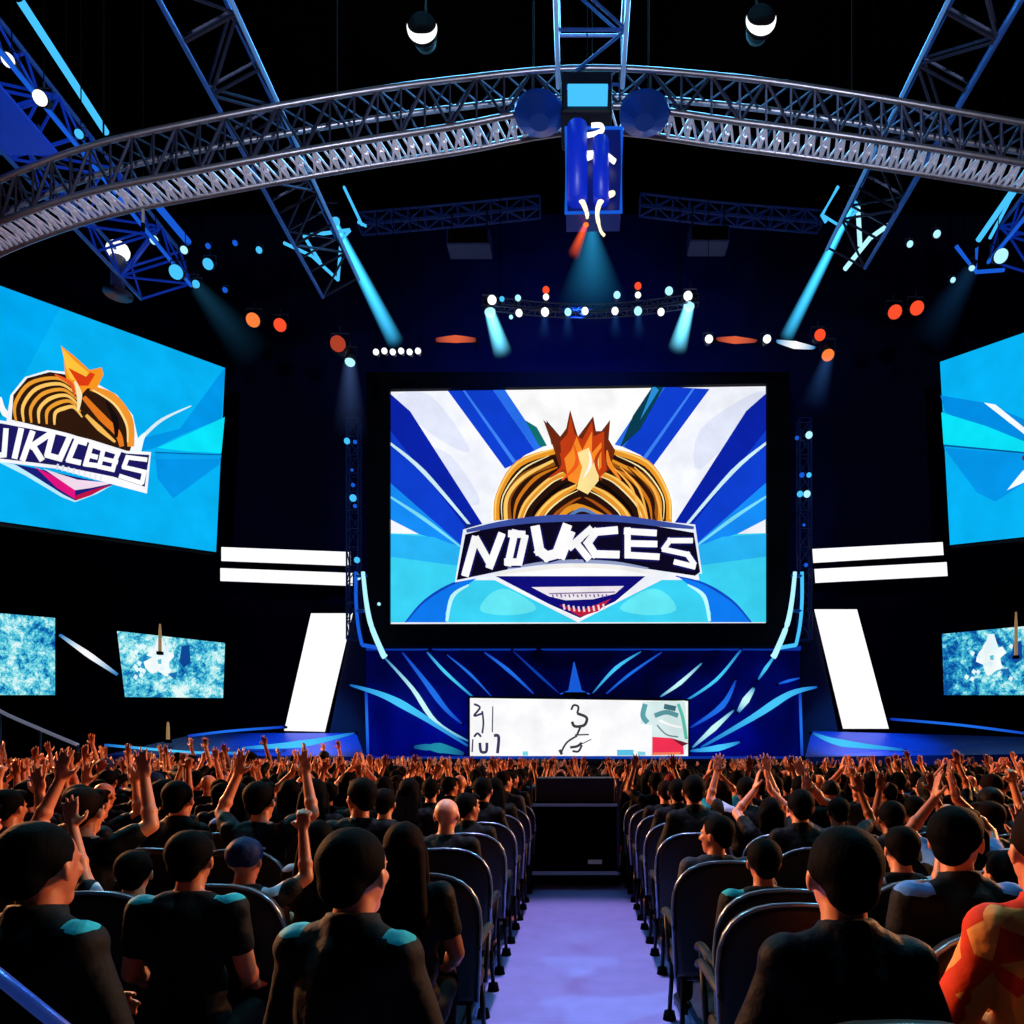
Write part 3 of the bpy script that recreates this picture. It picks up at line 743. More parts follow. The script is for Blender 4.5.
# long trusses running toward the stage
def long_truss(label, xw, H, y0, y1, w, h, mc, mbr, lit=None, litm=None, bay=1.0, r=.05, tilt=0):
    a = V((xw, y0, H)); b = V((xw, y1, H))
    t = empty('long_truss', (xw, y1, H), label, 'truss', 'long roof trusses running toward the stage')
    c, br = MBL(), MB(); cs = math.cos(tilt); sn = math.sin(tilt)
    truss(c, br, [a, b], w, h, r, bay, side=V((cs, 0, sn)), up=V((-sn, 0, cs)))
    c.build('chord', mc, t, True); br.build('brace', mbr, t)
    if lit:
        for sx in lit:
            e = V((cs, 0, sn)) * (sx * w / 2) + V((-sn, 0, cs)) * (-h / 2 - r * 1.2)
            MB().tube(a + e, b + e, r * .9, n=8).build('bright_edge', litm, t, True)  # glowing bar added for the bright edge of the chord
    for yy in (y0 + 2, y1 - 1): MB().tube((xw, yy, H + h / 2), (xw, yy, RZ - .02), .02, n=6).build('suspension_cable', M_BLACK, t)
    return t
H = CAMZ + 14.2
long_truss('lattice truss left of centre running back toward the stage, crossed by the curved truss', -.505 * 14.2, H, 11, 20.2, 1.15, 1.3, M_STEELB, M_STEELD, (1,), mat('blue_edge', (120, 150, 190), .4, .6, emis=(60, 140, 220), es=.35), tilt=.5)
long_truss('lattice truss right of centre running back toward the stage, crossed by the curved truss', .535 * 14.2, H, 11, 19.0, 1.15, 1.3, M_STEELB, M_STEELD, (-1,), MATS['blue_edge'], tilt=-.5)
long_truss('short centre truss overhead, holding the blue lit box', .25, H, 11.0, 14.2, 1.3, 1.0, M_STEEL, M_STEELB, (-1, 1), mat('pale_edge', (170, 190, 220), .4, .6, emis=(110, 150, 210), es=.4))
long_truss('outermost left truss washed in blue light', -.86 * 14.2, H, 9, 20.5, 1.5, 1.0, M_STEELB, mat('blue_glow_steel', (20, 60, 160), .5, .3, emis=(8, 45, 160), es=.5), (1,), E_BLUE, tilt=.3)  # blue wash put into the brace material as glow
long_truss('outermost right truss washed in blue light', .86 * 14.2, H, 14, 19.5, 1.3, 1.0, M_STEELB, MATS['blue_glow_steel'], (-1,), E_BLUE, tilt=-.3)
M_BLUEGLOW = mat('blue_glow_sheet', (14, 50, 150), .5, noise_amt=.8, nscale=.6, emis=(6, 44, 170), es=.55)
t = empty('blue_glow_band', (-.88 * 14.2, 16, H - .7), 'band of blue glow built as a sheet under the outermost left truss, upper left corner', 'panel')
MB().box((-.92 * 14.2, 9, H - .72), (-.815 * 14.2, 15.6, H - .66)).build('sheet', M_BLUEGLOW, t)  # added sheet standing in for the blue glow beside the lamps
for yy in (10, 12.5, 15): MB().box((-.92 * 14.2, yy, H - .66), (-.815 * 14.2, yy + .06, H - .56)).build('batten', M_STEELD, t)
def bar3(label, a, b, r, m, name='glow_tube', grp=None):
    a, b = V(a), V(b); t = empty(name, a, label, 'light', grp); MB().tube(a, b, r, n=10).build('tube', m, t, True)
    d = (b - a).normalized()
    MB().tube(a - d * .1, a + d * .05, r * 1.4, n=8).build('end_cap', M_BLACK, t); MB().tube(b - d * .05, b + d * .1, r * 1.4, n=8).build('end_cap', M_BLACK, t)
    mb = MB(); q = a.lerp(b, .5); mb.tube(q + V((0, 0, r)), V((q.x, q.y, RZ - .02)), .015, n=5); mb.build('hanger', M_BLACK, t)
bar3('long cyan light tube high at the upper left, running toward the stage', P(16, -6, 13), P(107, 134, 16), .075, E_CYAN)
bar3('cyan light tube hanging from the upper right edge, running toward the stage', P(1034, 160, 17), P(977, 242, 19), .07, E_CYAN)
bar3('cyan light tube below the curved truss at left', P(147, 193, 17.5), P(189, 243, 19.5), .09, E_BLUE)
# end frames (lit V and hooks at the ends of the side trusses)
def lit_frame(label, lines, Y, r, m):
    t = empty('truss_end_frame', P(*lines[0][0], Y), label, 'light frame', 'lit end frames of the side trusses')
    mb = MB()
    for l in lines: mb.path([P(x, y, Y) for x, y in l], r, 8)
    mb.build('tube', m, t, True)
    p = P(*lines[0][0], Y); MB().tube(p, V((p.x, p.y + .1, RZ - .02)), .015, n=5).build('hanger', M_BLACK, t)
lit_frame('pointed cyan frame at the lower end of the left lattice truss', [[(304, 236), (350, 230)], [(284, 243), (312, 256), (338, 280)], [(338, 280), (341, 240), (350, 230)], [(304, 236), (320, 262)]], 20.4, .045, E_CYAN)
lit_frame('small cyan hook frame beside the lower end of the left lattice truss', [[(344, 187), (362, 225)], [(358, 222), (366, 226)]], 21, .04, E_CYAN)
lit_frame('cyan hook frame beside the lower end of the right lattice truss', [[(838, 187), (822, 215), (840, 226), (858, 210)], [(822, 215), (826, 222)]], 19.6, .045, E_CYAN)
lit_frame('zigzag cyan frame at the lower end of the right lattice truss', [[(858, 208), (860, 245)], [(845, 269), (870, 238), (890, 224)]], 19.8, .065, E_PALE)
lit_frame('small blue frame at the end of the far right truss', [[(977, 240), (976, 272), (956, 246)], [(976, 272), (1004, 270)]], 20, .05, E_BLUE)
lit_frame('long thin cyan stay at the upper right edge', [[(1030, 170), (1010, 200), (990, 238)]], 20, .045, E_CYAN)
# distant dark cross trusses
def far_truss(label, p):
    t = empty('cross_truss', P(*p[0], 26), label, 'truss', 'distant dark cross trusses')
    c, b = MBL(), MB(); truss(c, b, smooth_pts([P(x, y, 26) for x, y in p], 4), .5, .45, .04, .6, side=V((0, 1, 0)))
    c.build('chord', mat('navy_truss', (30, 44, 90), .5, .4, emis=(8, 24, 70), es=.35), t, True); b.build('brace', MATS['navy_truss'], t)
    q = P(*p[len(p) // 2], 26); MB().tube(q, V((q.x, q.y, RZ - .02)), .02, n=5).build('suspension_cable', M_BLACK, t)
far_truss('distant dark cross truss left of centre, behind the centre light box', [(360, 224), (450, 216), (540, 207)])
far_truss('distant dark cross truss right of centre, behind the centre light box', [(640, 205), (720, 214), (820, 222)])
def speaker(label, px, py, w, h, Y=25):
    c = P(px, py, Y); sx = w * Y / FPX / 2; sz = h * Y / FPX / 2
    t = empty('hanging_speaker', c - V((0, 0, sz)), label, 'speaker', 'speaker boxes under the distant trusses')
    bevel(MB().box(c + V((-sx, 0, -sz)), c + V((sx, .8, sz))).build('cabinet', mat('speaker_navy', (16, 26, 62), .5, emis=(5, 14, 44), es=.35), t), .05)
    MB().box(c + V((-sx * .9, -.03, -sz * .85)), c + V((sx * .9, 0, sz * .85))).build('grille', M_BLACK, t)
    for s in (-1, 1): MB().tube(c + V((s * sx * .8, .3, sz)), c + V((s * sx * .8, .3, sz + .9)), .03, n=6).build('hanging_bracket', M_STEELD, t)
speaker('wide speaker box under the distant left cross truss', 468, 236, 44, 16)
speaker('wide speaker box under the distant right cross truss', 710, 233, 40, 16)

# centre hub and blue light box
t = empty('truss_hub', P(590, 100, YT - .6), 'round blue topped hub where the curved truss meets the centre truss', 'truss hub')
c = P(592, 112, YT - .5)
for k in (-1.05, 1.05): MB().tube(c + V((k, .1, -.12)), c + V((k, .1, .02)), .2, .5, 24).tube(c + V((k, .1, .02)), c + V((k, .1, .09)), .5, .5, 24).build('flange', mat('hub_blue', (20, 50, 120), .3, .7, emis=(8, 46, 130), es=.35), t)
bevel(MB().box(c + V((-.62, -.1, -.1)), c + V((.4, .8, .75))).build('hub_block', M_CAN, t), .05)
MB().tube(c + V((-.48, -.15, .18)), c + V((.3, -.15, .18)), .17, .17, 14).build('hub_light', E_CYAN, t, True)
MB().box(c + V((-.5, -.14, .33)), c + V((.32, -.11, .4))).build('hub_strip', E_BLUE, t)
t = empty('light_box', P(592, 213, YT - .6), 'tall blue glowing light box hanging under the centre hub with two horn lamps', 'light box')
f = [P(566, 128, YT - .6), P(622, 128, YT - .6), P(621, 212, YT - .6), P(566, 213, YT - .6)]
MB().hexa([p + V((0, .02, 0)) for p in f], [p + V((0, .5, 0)) for p in f]).build('body', mat('glow_navy', (8, 20, 80), .4, emis=(3, 14, 90), es=.6), t)
mb = MB(); mb.path(f, .035, 8, closed=True); mb.build('rim', E_BLUE, t, True)
g = lambda x, y: P(500 + x * 180 / 768, y * 240 / 1024, YT - .75)
MB().path([g(330, 540), g(330, 640), g(330, 860)], .2, 10).path([g(430, 600), g(432, 860)], .16, 10).build('inner_column', mat('glow_blue', (14, 40, 160), .4, emis=(8, 40, 200), es=.6), t, True)
mb = MB(); mb.path(smooth_pts([g(300, 580), g(380, 576), (g(435, 558)), g(430, 535), g(390, 535)]), .04); mb.path(smooth_pts([g(320, 692), g(380, 670), g(430, 650), g(490, 690)]), .05); mb.path([g(300, 655), g(400, 650)], .03)
mb.path([g(428, 590), g(430, 660), g(430, 735)], [.05, .09, .06]); mb.build('filament', E_WHITE, t, True)
for s, pts in ((-1, [g(290, 830), g(340, 845), g(368, 900), g(372, 930)]), (1, [g(490, 822), g(435, 850), g(415, 910), g(428, 980), g(445, 1005)])):
    MB().path(smooth_pts(pts), [.03, .05, .055, .055, .06, .06, .06, .06, .055, .05, .05, .045, .04, .04, .04, .04, .03, .03, .03][:len(smooth_pts(pts))] + [.03] * max(0, len(smooth_pts(pts)) - 19)).build('horn_lamp', mat('warm_white_glow', (255, 235, 190), .4, emis=(255, 240, 200), es=1.0), t, True)

# ================================================================ LAMPS
NB = [0]
def beam(parent, a, b, r0, r1, col, s, power=1.0, soft=1.0):
    a, b = V(a), V(b); L = (b - a).length; x, y, d = basis(b - a)
    mb = MB().tube((0, 0, 0), (0, 0, L), r0, r1, 20)
    NB[0] += 1
    m = beam_mat(f'light_beam_{NB[0]}', col, s, L, r0, r1, power, soft)
    o = mb.build('light_beam', m)
    o.parent = parent
    M = Matrix((( x.x, y.x, d.x), (x.y, y.y, d.y), (x.z, y.z, d.z))).to_4x4()
    o.matrix_local = Matrix.Translation(a - wloc(parent)) @ M
    return o
def spot(label, px, py, Y, size, em, aim=(0, -.3, -1), cat='spotlight', grp=None, bm=None, yoke=True, flat=1.0, hang=True):
    """small stage lantern: tapered can, yoke, domed lens that glows; size = lens width in photo pixels"""
    c = P(px, py, Y); r = size * Y / FPX / 2; d = V(aim).normalized(); x, y, _ = basis(d)
    t = empty('stage_light', c, label, cat, grp)
    R = Matrix(((x.x, y.x, d.x), (x.y, y.y, d.y), (x.z, y.z, d.z)))
    mb = MB(); mb.ell(c, (r, r, r * .75 * flat), M=R, nu=16, nv=8); mb.build('lens', em, t, True)
    MB().tube(c - d * r * 2.6, c - d * r * .15, r * .65, r * 1.12, 14).build('can', M_CAN, t, True)
    if yoke:
        mb = MB(); q = c - d * r * 1.2; k = V((1, 0, 0))
        mb.path([q - k * r * 1.25, q - k * r * 1.25 + V((0, 0, r * 2)), q + k * r * 1.25 + V((0, 0, r * 2)), q + k * r * 1.25], r * .12, 6)
        mb.tube(q + V((0, 0, r * 2)), q + V((0, 0, r * 3)), r * .15, n=6)
        mb.build('yoke', M_STEELD, t)
    if hang and not (485 < px < 700 and py > 280): MB().tube(c - d * r * 1.2 + V((0, 0, r * 2.2)), V((c.x, c.y, RZ - .02)), .012, n=5).build('hanger', M_BLACK, t)
    if bm: beam(t, c + d * r * .4, *bm)
    return t
# lighting bar over the stage
YL = 24.0
t = empty('lighting_bar', P(590, 306, YL), 'curved lighting bar above the main screen carrying rows of small lamps', 'lighting bar')
c, b = MBL(), MB(); truss(c, b, smooth_pts([P(484, 303, YL), P(540, 309, YL), P(590, 311, YL), P(640, 308, YL), P(698, 300, YL)], 5), .3, .28, .025, .35, side=V((0, 1, 0)))
c.build('chord', M_STEELD, t, True); b.build('brace', M_STEELD, t)
for x, y in ((500, 305), (680, 302)): q = P(x, y, YL); MB().tube(q, V((q.x, q.y, RZ - .02)), .02, n=5).build('suspension_cable', M_BLACK, t)
g = 'small lamps on the lighting bar above the main screen'
row = [(492, 300, 9, E_WHITE, 'white'), (502, 299, 5, E_CYAN, 'cyan'), (518, 298, 6, E_PALE, 'pale'), (546, 290, 7, E_RED, 'red'), (546, 297, 6, E_WHITE, 'white'), (617, 295, 7, E_PALE, 'pale'), (638, 286, 7, E_RED, 'red'), (638, 295, 6, E_WHITE, 'white'), (669, 291, 8, E_PALE, 'pale'), (688, 296, 9, E_WHITE, 'white')]
for i, (x, y, s_, m, w) in enumerate(row):
    spot(f'small {w} lamp standing on top of the lighting bar, {["first","second","third","fourth","fifth","sixth","seventh","eighth","ninth","tenth"][i]} from the left', x, y, YL - .2, s_, m, (0, -1, -.2), 'lamp', g, yoke=False)
row = [(511, 317, 4), (519, 313, 7), (545, 312, 8), (568, 312, 7), (585, 311, 7), (615, 311, 7), (638, 311, 8), (661, 312, 7)]
for i, (x, y, s_) in enumerate(row):
    spot(f'small white lamp hanging under the lighting bar, {["first","second","third","fourth","fifth","sixth","seventh","eighth"][i]} from the left', x, y, YL - .2, s_, E_PALE if i % 3 == 0 else E_WHITE, (0, -.8, -.5), 'lamp', g, yoke=False,
         bm=(P(x + (x - 590) * .03, y + 30, YL), .08, .35, (60, 130, 230), .16, 1.4, 1.0) if i in (2, 3, 5, 6) else None)
spot('left lamp at the end of the lighting bar throwing a bright cyan beam down', 490, 312, YL, 11, E_PALE, (.2, -.1, -1), bm=(P(503, 354, YL), .2, .36, (110, 220, 255), 3.0, .8, .8))
spot('right lamp at the end of the lighting bar throwing a bright cyan beam down', 689, 306, YL, 11, E_PALE, (-.2, -.1, -1), bm=(P(677, 350, YL), .2, .36, (110, 220, 255), 3.0, .8, .8))
spot('cyan spotlight at the end of the left lattice truss with a long diagonal beam', 334, 222, 20.3, 12, E_CYAN, (.5, .2, -1), bm=(P(396, 343, 24), .12, .32, (60, 185, 240), 2.3, .55, .8))
spot('cyan spotlight at the end of the right lattice truss with a long diagonal beam', 853, 205, 19.8, 12, E_CYAN, (-.5, .2, -1), bm=(P(786, 338, 24), .1, .26, (60, 185, 240), 2.0, .5, .8))
spot('spotlight under the centre light box with a wide soft cyan beam', 592, 224, 14.4, 7, E_PALE, (0, .1, -1), bm=(P(592, 312, 14.6), .09, .85, (40, 150, 205), .62, 1.0, .8))
spot('small orange spotlight under the centre light box with a short orange beam', 586, 224, 14.1, 6, E_ORANGE, (-.4, 0, -1), bm=(P(573, 256, 14.1), .06, .14, (255, 90, 40), 1.0, .7, .7))
spot('blue spotlight under the outer left truss with a soft broad beam', 196, 285, 20, 7, E_PALE, (.5, 0, -1), bm=(P(258, 360, 21), .25, .8, (35, 95, 130), .26, .9, 1.0))
spot('blue spotlight under the outer right truss with a soft broad beam', 972, 268, 20, 6, E_PALE, (-.5, 0, -1), bm=(P(925, 345, 21), .25, .8, (30, 80, 130), .22, .9, 1.0))
spot('large orange lamp beside the upper left corner of the main screen with a white cone', 338, 344, 24, 15, E_DORANGE, (.1, -1, -.1), flat=1.4)
spot('white lamp just below the large orange one at the left, shining down', 350, 362, 24, 10, E_PALE, (0, -.2, -1), bm=(P(350, 440, 24.5), .25, .75, (90, 120, 190), .3, 1.3, 1.0))
spot('orange lamp beside the upper right corner of the main screen, upper of two', 820, 335, 24, 11, E_RED, (0, -1, -.2))
spot('lower orange lamp beside the upper right corner of the main screen, pale beam below', 828, 355, 24, 12, E_ORANGE, (-.1, -.5, -1), bm=(P(812, 410, 24.5), .22, .6, (60, 110, 190), .28, 1.2, 1.0))
g = 'pairs of orange lamps either side of the hall'
for x, y, s_, m, w in ((253, 320, 13, E_ORANGE, 'left of the pair of orange lamps beside the large left screen'), (280, 325, 12, E_RED, 'right of the pair of orange lamps beside the large left screen'), (895, 312, 13, E_RED, 'left of the pair of orange lamps beside the large right screen'), (917, 308, 13, E_RED, 'right of the pair of orange lamps beside the large right screen')):
    spot(w, x, y, 24, s_, m, (.3 if x < 500 else -.3, -1, -.4), 'lamp', g)
g = 'row of small white lamps left above the main screen'
for i in range(6):
    spot(f'tiny white lamp left above the main screen, {["first","second","third","fourth","fifth","sixth"][i]} of the row of six', 376 + i * 8.4, 352 - (i % 2), 24, 6, E_WHITE, (0, -1, -.2), 'lamp', g, yoke=False)
g = 'lamps right above the main screen'
spot('white lamp at the left end of the orange bar right above the main screen', 709, 339, 24, 8, E_WHITE, (0, -1, -.2), 'lamp', g)
spot('white lamp between the orange bar and the curved white tube', 767, 339, 24, 8, E_WHITE, (0, -1, -.2), 'lamp', g)
glow_tube([(436, 340), (456, 339), (476, 340)], 24, (.06, .12), E_DORANGE, 'dim orange light bar left above the main screen')
glow_tube([(716, 339), (735, 340), (757, 341)], 24, (.04, .12), E_DORANGE, 'dim orange light bar right above the main screen')
glow_tube([(776, 341), (795, 345), (815, 348)], 24, (.04, .12), E_WHITE, 'curved white light tube right above the main screen')
# left and right clusters
g = 'small lamps clustered under the outer trusses'
for i, (x, y, s_, m, w) in enumerate([(8, 60, 12, E_WHITE, 'white lamp topmost on the outer left truss'), (40, 98, 13, E_WHITE, 'white lamp halfway along the outer left truss'), (79, 134, 8, E_CYAN, 'cyan lamp lowest on the outer left truss above the curved truss'),
        (154, 240, 8, E_PALE, 'pale lamp first of the left cluster below the curved truss'), (176, 272, 13, E_CYAN, 'large cyan lamp of the left cluster'), (184, 250, 7, E_PALE, 'pale upright lamp of the left cluster above the large cyan one'),
        (208, 264, 10, E_CYAN, 'round cyan lamp in the middle of the left cluster'), (208, 246, 5, E_BLUE, 'tiny blue lamp above the round cyan one in the left cluster'), (196, 284, 7, E_CYAN, 'cyan lamp lowest of the left cluster'), (225, 290, 5, E_BLUE, 'tiny blue lamp at the lower right of the left cluster'),
        (235, 243, 5, E_BLUE, 'tiny blue lamp right of the left cluster'), (259, 250, 6, E_CYAN, 'small cyan lamp farthest right of the left cluster'),
        (910, 244, 6, E_PALE, 'small pale lamp right of the zigzag frame'), (937, 234, 7, E_PALE, 'pale lamp right of the zigzag frame, higher one'), (953, 280, 5, E_PALE, 'tiny pale lamp above the right orange pair'), (1001, 256, 13, E_PALE, 'large pale lamp near the right edge under the outer truss'), (980, 183, 3, E_BLUE, 'tiny blue lamp under the right part of the curved truss')]):
    spot(w, x, y, 19 if x > 130 else 14, s_, m, (.2 if x < 500 else -.2, -1, -.5), 'lamp', g)
# ceiling house lamps with crescent glow
def house(label, px, py, rr):
    Y = 15.5; c = P(px, py, Y); r = rr * Y / FPX
    t = empty('house_light', c, label, 'ceiling light', 'crescent house lights high in the ceiling')
    MB().tube(c + V((0, .03, 0)), c + V((0, .4, .1)), r * 1.0, r * .7, 24).build('can', M_BLACK, t, True)
    mb = MB(); N = 20; vs = []
    for k in range(N + 1):
        a = PI * 1.0 + PI * k / N * 1.0 + 0; a = PI * .93 + PI * 1.14 * k / N
        o_ = c + V((math.cos(a) * r, -.03, math.sin(a) * r)); th = r * .52 * math.sin(PI * k / N) ** 1.3 + .004
        vs += [o_, o_ - V((math.cos(a), 0, math.sin(a))) * th]
    vs2 = [v + V((0, .05, 0)) for v in vs]; n2 = len(vs)
    fs = []
    for k in range(N): i = 2 * k; fs += [(i, i + 2, i + 3, i + 1), (n2 + i, n2 + i + 1, n2 + i + 3, n2 + i + 2), (i, n2 + i, n2 + i + 2, i + 2), (i + 1, i + 3, n2 + i + 3, n2 + i + 1)]
    mb.add(vs + vs2, fs).build('crescent_lens', E_WHITE, t)
    MB().tube(c + V((0, .4, .1)), V((c.x, c.y + .4, RZ - .02)), .02, n=6).build('suspension_cable', M_BLACK, t)
house('crescent shaped white ceiling light high left of the centre truss', 422, 28, 15)
house('crescent shaped white ceiling light high right of the centre truss', 761, 20, 15)
# hanging white lamp over left screen
c = P(118, 251, 20)
t = empty('pendant_lamp', c, 'round white pendant lamp hanging above the large left screen with a tube body below', 'lamp')
MB().ell(c, (.31, .28, .26)).build('globe', E_WHITE, t, True)
MB().tube(c + V((0, 0, -1.2)), c + V((0, 0, -.2)), .17, .2, 14).build('body', mat('lamp_grey', (60, 66, 90), .4, emis=(20, 26, 60), es=.4), t, True)
MB().tube(c + V((0, 0, -1.25)), c + V((0, 0, -1.2)), .38, .38, 16).build('base_ring', M_STEELD, t, True)
MB().tube(c + V((0, 0, .2)), V((c.x, c.y, RZ - .02)), .02, n=6).build('suspension_cable', M_BLACK, t)
bar3('thin grey stick hanging under the left part of the curved truss', P(143, 196, 15), P(143, 226, 15), .03, mat('stick_grey', (120, 120, 120), .5, emis=(90, 90, 95), es=.4), 'hanging_stick')
# towers beside main screen
def tower(label, px, y0, y1, dots):
    a, b = P(px, y1, 29.9), P(px, y0, 29.9)
    t = empty('lamp_tower', a, label, 'tower', 'thin lamp towers beside the main screen')
    c, br = MBL(), MB(); truss(c, br, [a, b], .5, .4, .04, .8, side=V((1, 0, 0)), up=V((0, 1, 0)))
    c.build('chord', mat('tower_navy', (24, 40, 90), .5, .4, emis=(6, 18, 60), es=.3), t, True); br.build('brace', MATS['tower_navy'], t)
    for x, y, s_, m in dots: MB().ell(P(x, y, 29.6), s_ * 29.6 / FPX / 2, nu=10, nv=6).build('lamp', m, t, True)
    return t
tower('dark lamp tower with small blue lights left of the main screen', 354, 420, 640, [(347, 441, 6, E_CYAN), (355, 442, 4, E_BLUE), (353, 485, 4, E_BLUE), (353, 498, 7, E_CYAN), (355, 506, 4, E_BLUE), (357, 560, 6, E_CYAN), (358, 577, 6, E_PALE), (352, 470, 3, E_BLUE)])
tower('dark lamp tower with small blue lights right of the main screen', 804, 420, 640, [(809, 435, 7, E_PALE), (797, 438, 4, E_BLUE), (802, 475, 5, E_BLUE), (809, 475, 5, E_CYAN), (800, 494, 6, E_CYAN), (807, 494, 7, E_PALE), (804, 525, 3, E_BLUE), (806, 565, 4, E_BLUE)])
# audience rails
def rail(label, pts, Y, r, m, post=True, floor=0, sm=True):
    p = [P(*q) if len(q) == 3 else P(q[0], q[1], Y) for q in pts]
    if sm and len(p) > 2: p = smooth_pts(p, 5)
    t = empty('handrail', V((p[-1].x, p[-1].y, 0)), label, 'railing')
    MB().path(p, r, 10).build('rail', m, t, True)
    if post:
        for i in range(0, len(p), max(1, len(p) // 3)): MB().tube(p[i], V((p[i].x, p[i].y, floor)), r * .7, n=8).build('post', M_STEELD, t, True)
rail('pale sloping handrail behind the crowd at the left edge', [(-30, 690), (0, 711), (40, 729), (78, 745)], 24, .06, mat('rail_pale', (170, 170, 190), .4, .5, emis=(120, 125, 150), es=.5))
rail('blue lit sloping handrail in the bottom left corner', [(-40, 945, 1.35), (90, 1050, 1.3)], None, .013, mat('rail_blue_glow', (60, 80, 170), .35, .6, emis=(40, 70, 160), es=.35), post=True)  # blue light on the rail put into its own emission
# centre barrier
def bx(px0, px1, py0, py1, Y, d):
    a = P(px0, py1, Y); b = P(px1, py0, Y); return (a.x, Y, max(.0, a.z)), (b.x, Y + d, b.z)
t = empty('equipment_riser', P(575, 885, 8.4), 'black boxed riser with pale edge strips closing the far end of the aisle', 'riser')
bevel(MB().box(*bx(532, 617, 806, 886, 8.42, 1.0)).build('front_case', M_BLACK, t), .01)
bevel(MB().box(*bx(535, 615, 778, 803, 8.7, .7)).build('top_case', mat('case_navy', (12, 20, 40), .5), t), .02)
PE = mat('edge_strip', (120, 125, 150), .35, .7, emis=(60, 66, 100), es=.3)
for nm, q in (('top_strip', (531, 618, 804, 806.5)), ('bottom_strip', (531, 619, 872, 875)), ('side_strip', (529.5, 532, 778, 880)), ('side_strip', (617, 619.5, 778, 880))):
    MB().box(*bx(*q, 8.36, .06)).build(nm, PE if 'side' not in nm else M_STEELD, t)
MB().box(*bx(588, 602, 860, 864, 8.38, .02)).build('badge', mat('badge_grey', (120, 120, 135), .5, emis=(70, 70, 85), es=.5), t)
MB().box(*bx(528, 621, 877, 886, 8.3, .15)).build('plinth', M_BLACK, t)
# floor rails at the aisle edges
for s, lb in ((-1, 'thin steel floor strip along the left edge of the aisle'), (1, 'thin steel floor strip along the right edge of the aisle')):
    x = .64 * s + .02
    bevel(tag(MB().box((x - .02, 1.5, .0), (x + .02, 8.25, .05)).build('floor_strip', mat('strip_steel', (110, 125, 180), .3, .8)), lb, 'floor strip'), .008)
# ================================================================ PEOPLE
rnd = random.Random(5)
def remesh(mb, name, vox, sm=4, disp=0.0, dscale=9.0, seed=0.0, cut=None):
    me = mb.mesh('tmp'); o = bpy.data.objects.new('tmp', me); COL.objects.link(o)
    m = o.modifiers.new('r', 'REMESH'); m.mode = 'VOXEL'; m.voxel_size = vox; m.use_smooth_shade = True
    if sm: s = o.modifiers.new('s', 'SMOOTH'); s.factor = .5; s.iterations = sm
    dg = bpy.context.evaluated_depsgraph_get(); dg.update()
    r = bpy.data.meshes.new_from_object(o.evaluated_get(dg)); r.name = name
    bpy.data.objects.remove(o); bpy.data.meshes.remove(me)
    if disp:
        r.update()
        for v in r.vertices:
            q = V(v.co); n = noise.noise(V((q.x * dscale + seed, q.y * dscale, q.z * dscale * .7))) + .5 * noise.noise(V((q.x * dscale * 2.3, q.y * dscale * 2.3 + seed, q.z * dscale * 1.4)))
            v.co = q + v.normal * n * disp
    if cut:
        bm = bmesh.new(); bm.from_mesh(r)
        bmesh.ops.delete(bm, geom=[v for v in bm.verts if cut(v.co)], context='VERTS'); bm.to_mesh(r); bm.free()
    r.polygons.foreach_set('use_smooth', [True] * len(r.polygons))
    return r

def rot(ax, deg): return Matrix.Rotation(math.radians(deg), 3, ax)

def hand(mb, w, d, n, s, curl=.15, spread=1.0, fist=False):
    """palm + thumb + four fingers. w wrist, d finger direction, n palm-facing normal, s direction of the thumb side"""
    d = V(d).normalized(); n = V(n); n = (n - d * n.dot(d)).normalized(); s = V(s); s = (s - d * s.dot(d) - n * s.dot(n)).normalized()
    R = Matrix(((s.x, n.x, d.x), (s.y, n.y, d.y), (s.z, n.z, d.z)))
    mb.cap(w - d * .01, w + d * .03, .024, .026, 10)
    mb.ell(w + d * .052, (.041, .0155, .05), M=R, nu=14, nv=9)
    L = [.074, .083, .076, .06]; off = [.031, .0105, -.0105, -.03]
    for i in range(4):
        b = w + d * (.088 - abs(i - 1) * .004) + s * off[i]
        dd = (d + s * (off[i] * 5.5 * spread)).normalized(); c = 1.35 if fist else curl
        p = b; r = .0098 - (.0012 if i == 3 else 0)
        for k, fr in enumerate((.45, .32, .23)):
            ang = c * (k + .6) * (1.0 if fist else .8)
            q = p + (dd * math.cos(ang) + n * math.sin(ang)) * L[i] * fr
            mb.cap(p, q, r, r * .92, 8); p = q; r *= .93
    b = w + d * .022 + s * .03
    k = b + (d * .55 + s * .8 + n * .25).normalized() * .038
    e = k + (d * (.9 if not fist else .4) + s * (.35 if not fist else -.5) + n * (.3 if not fist else .8)).normalized() * .034
    mb.cap(b, k, .0145, .012, 8); mb.cap(k, e, .0115, .0095, 8)

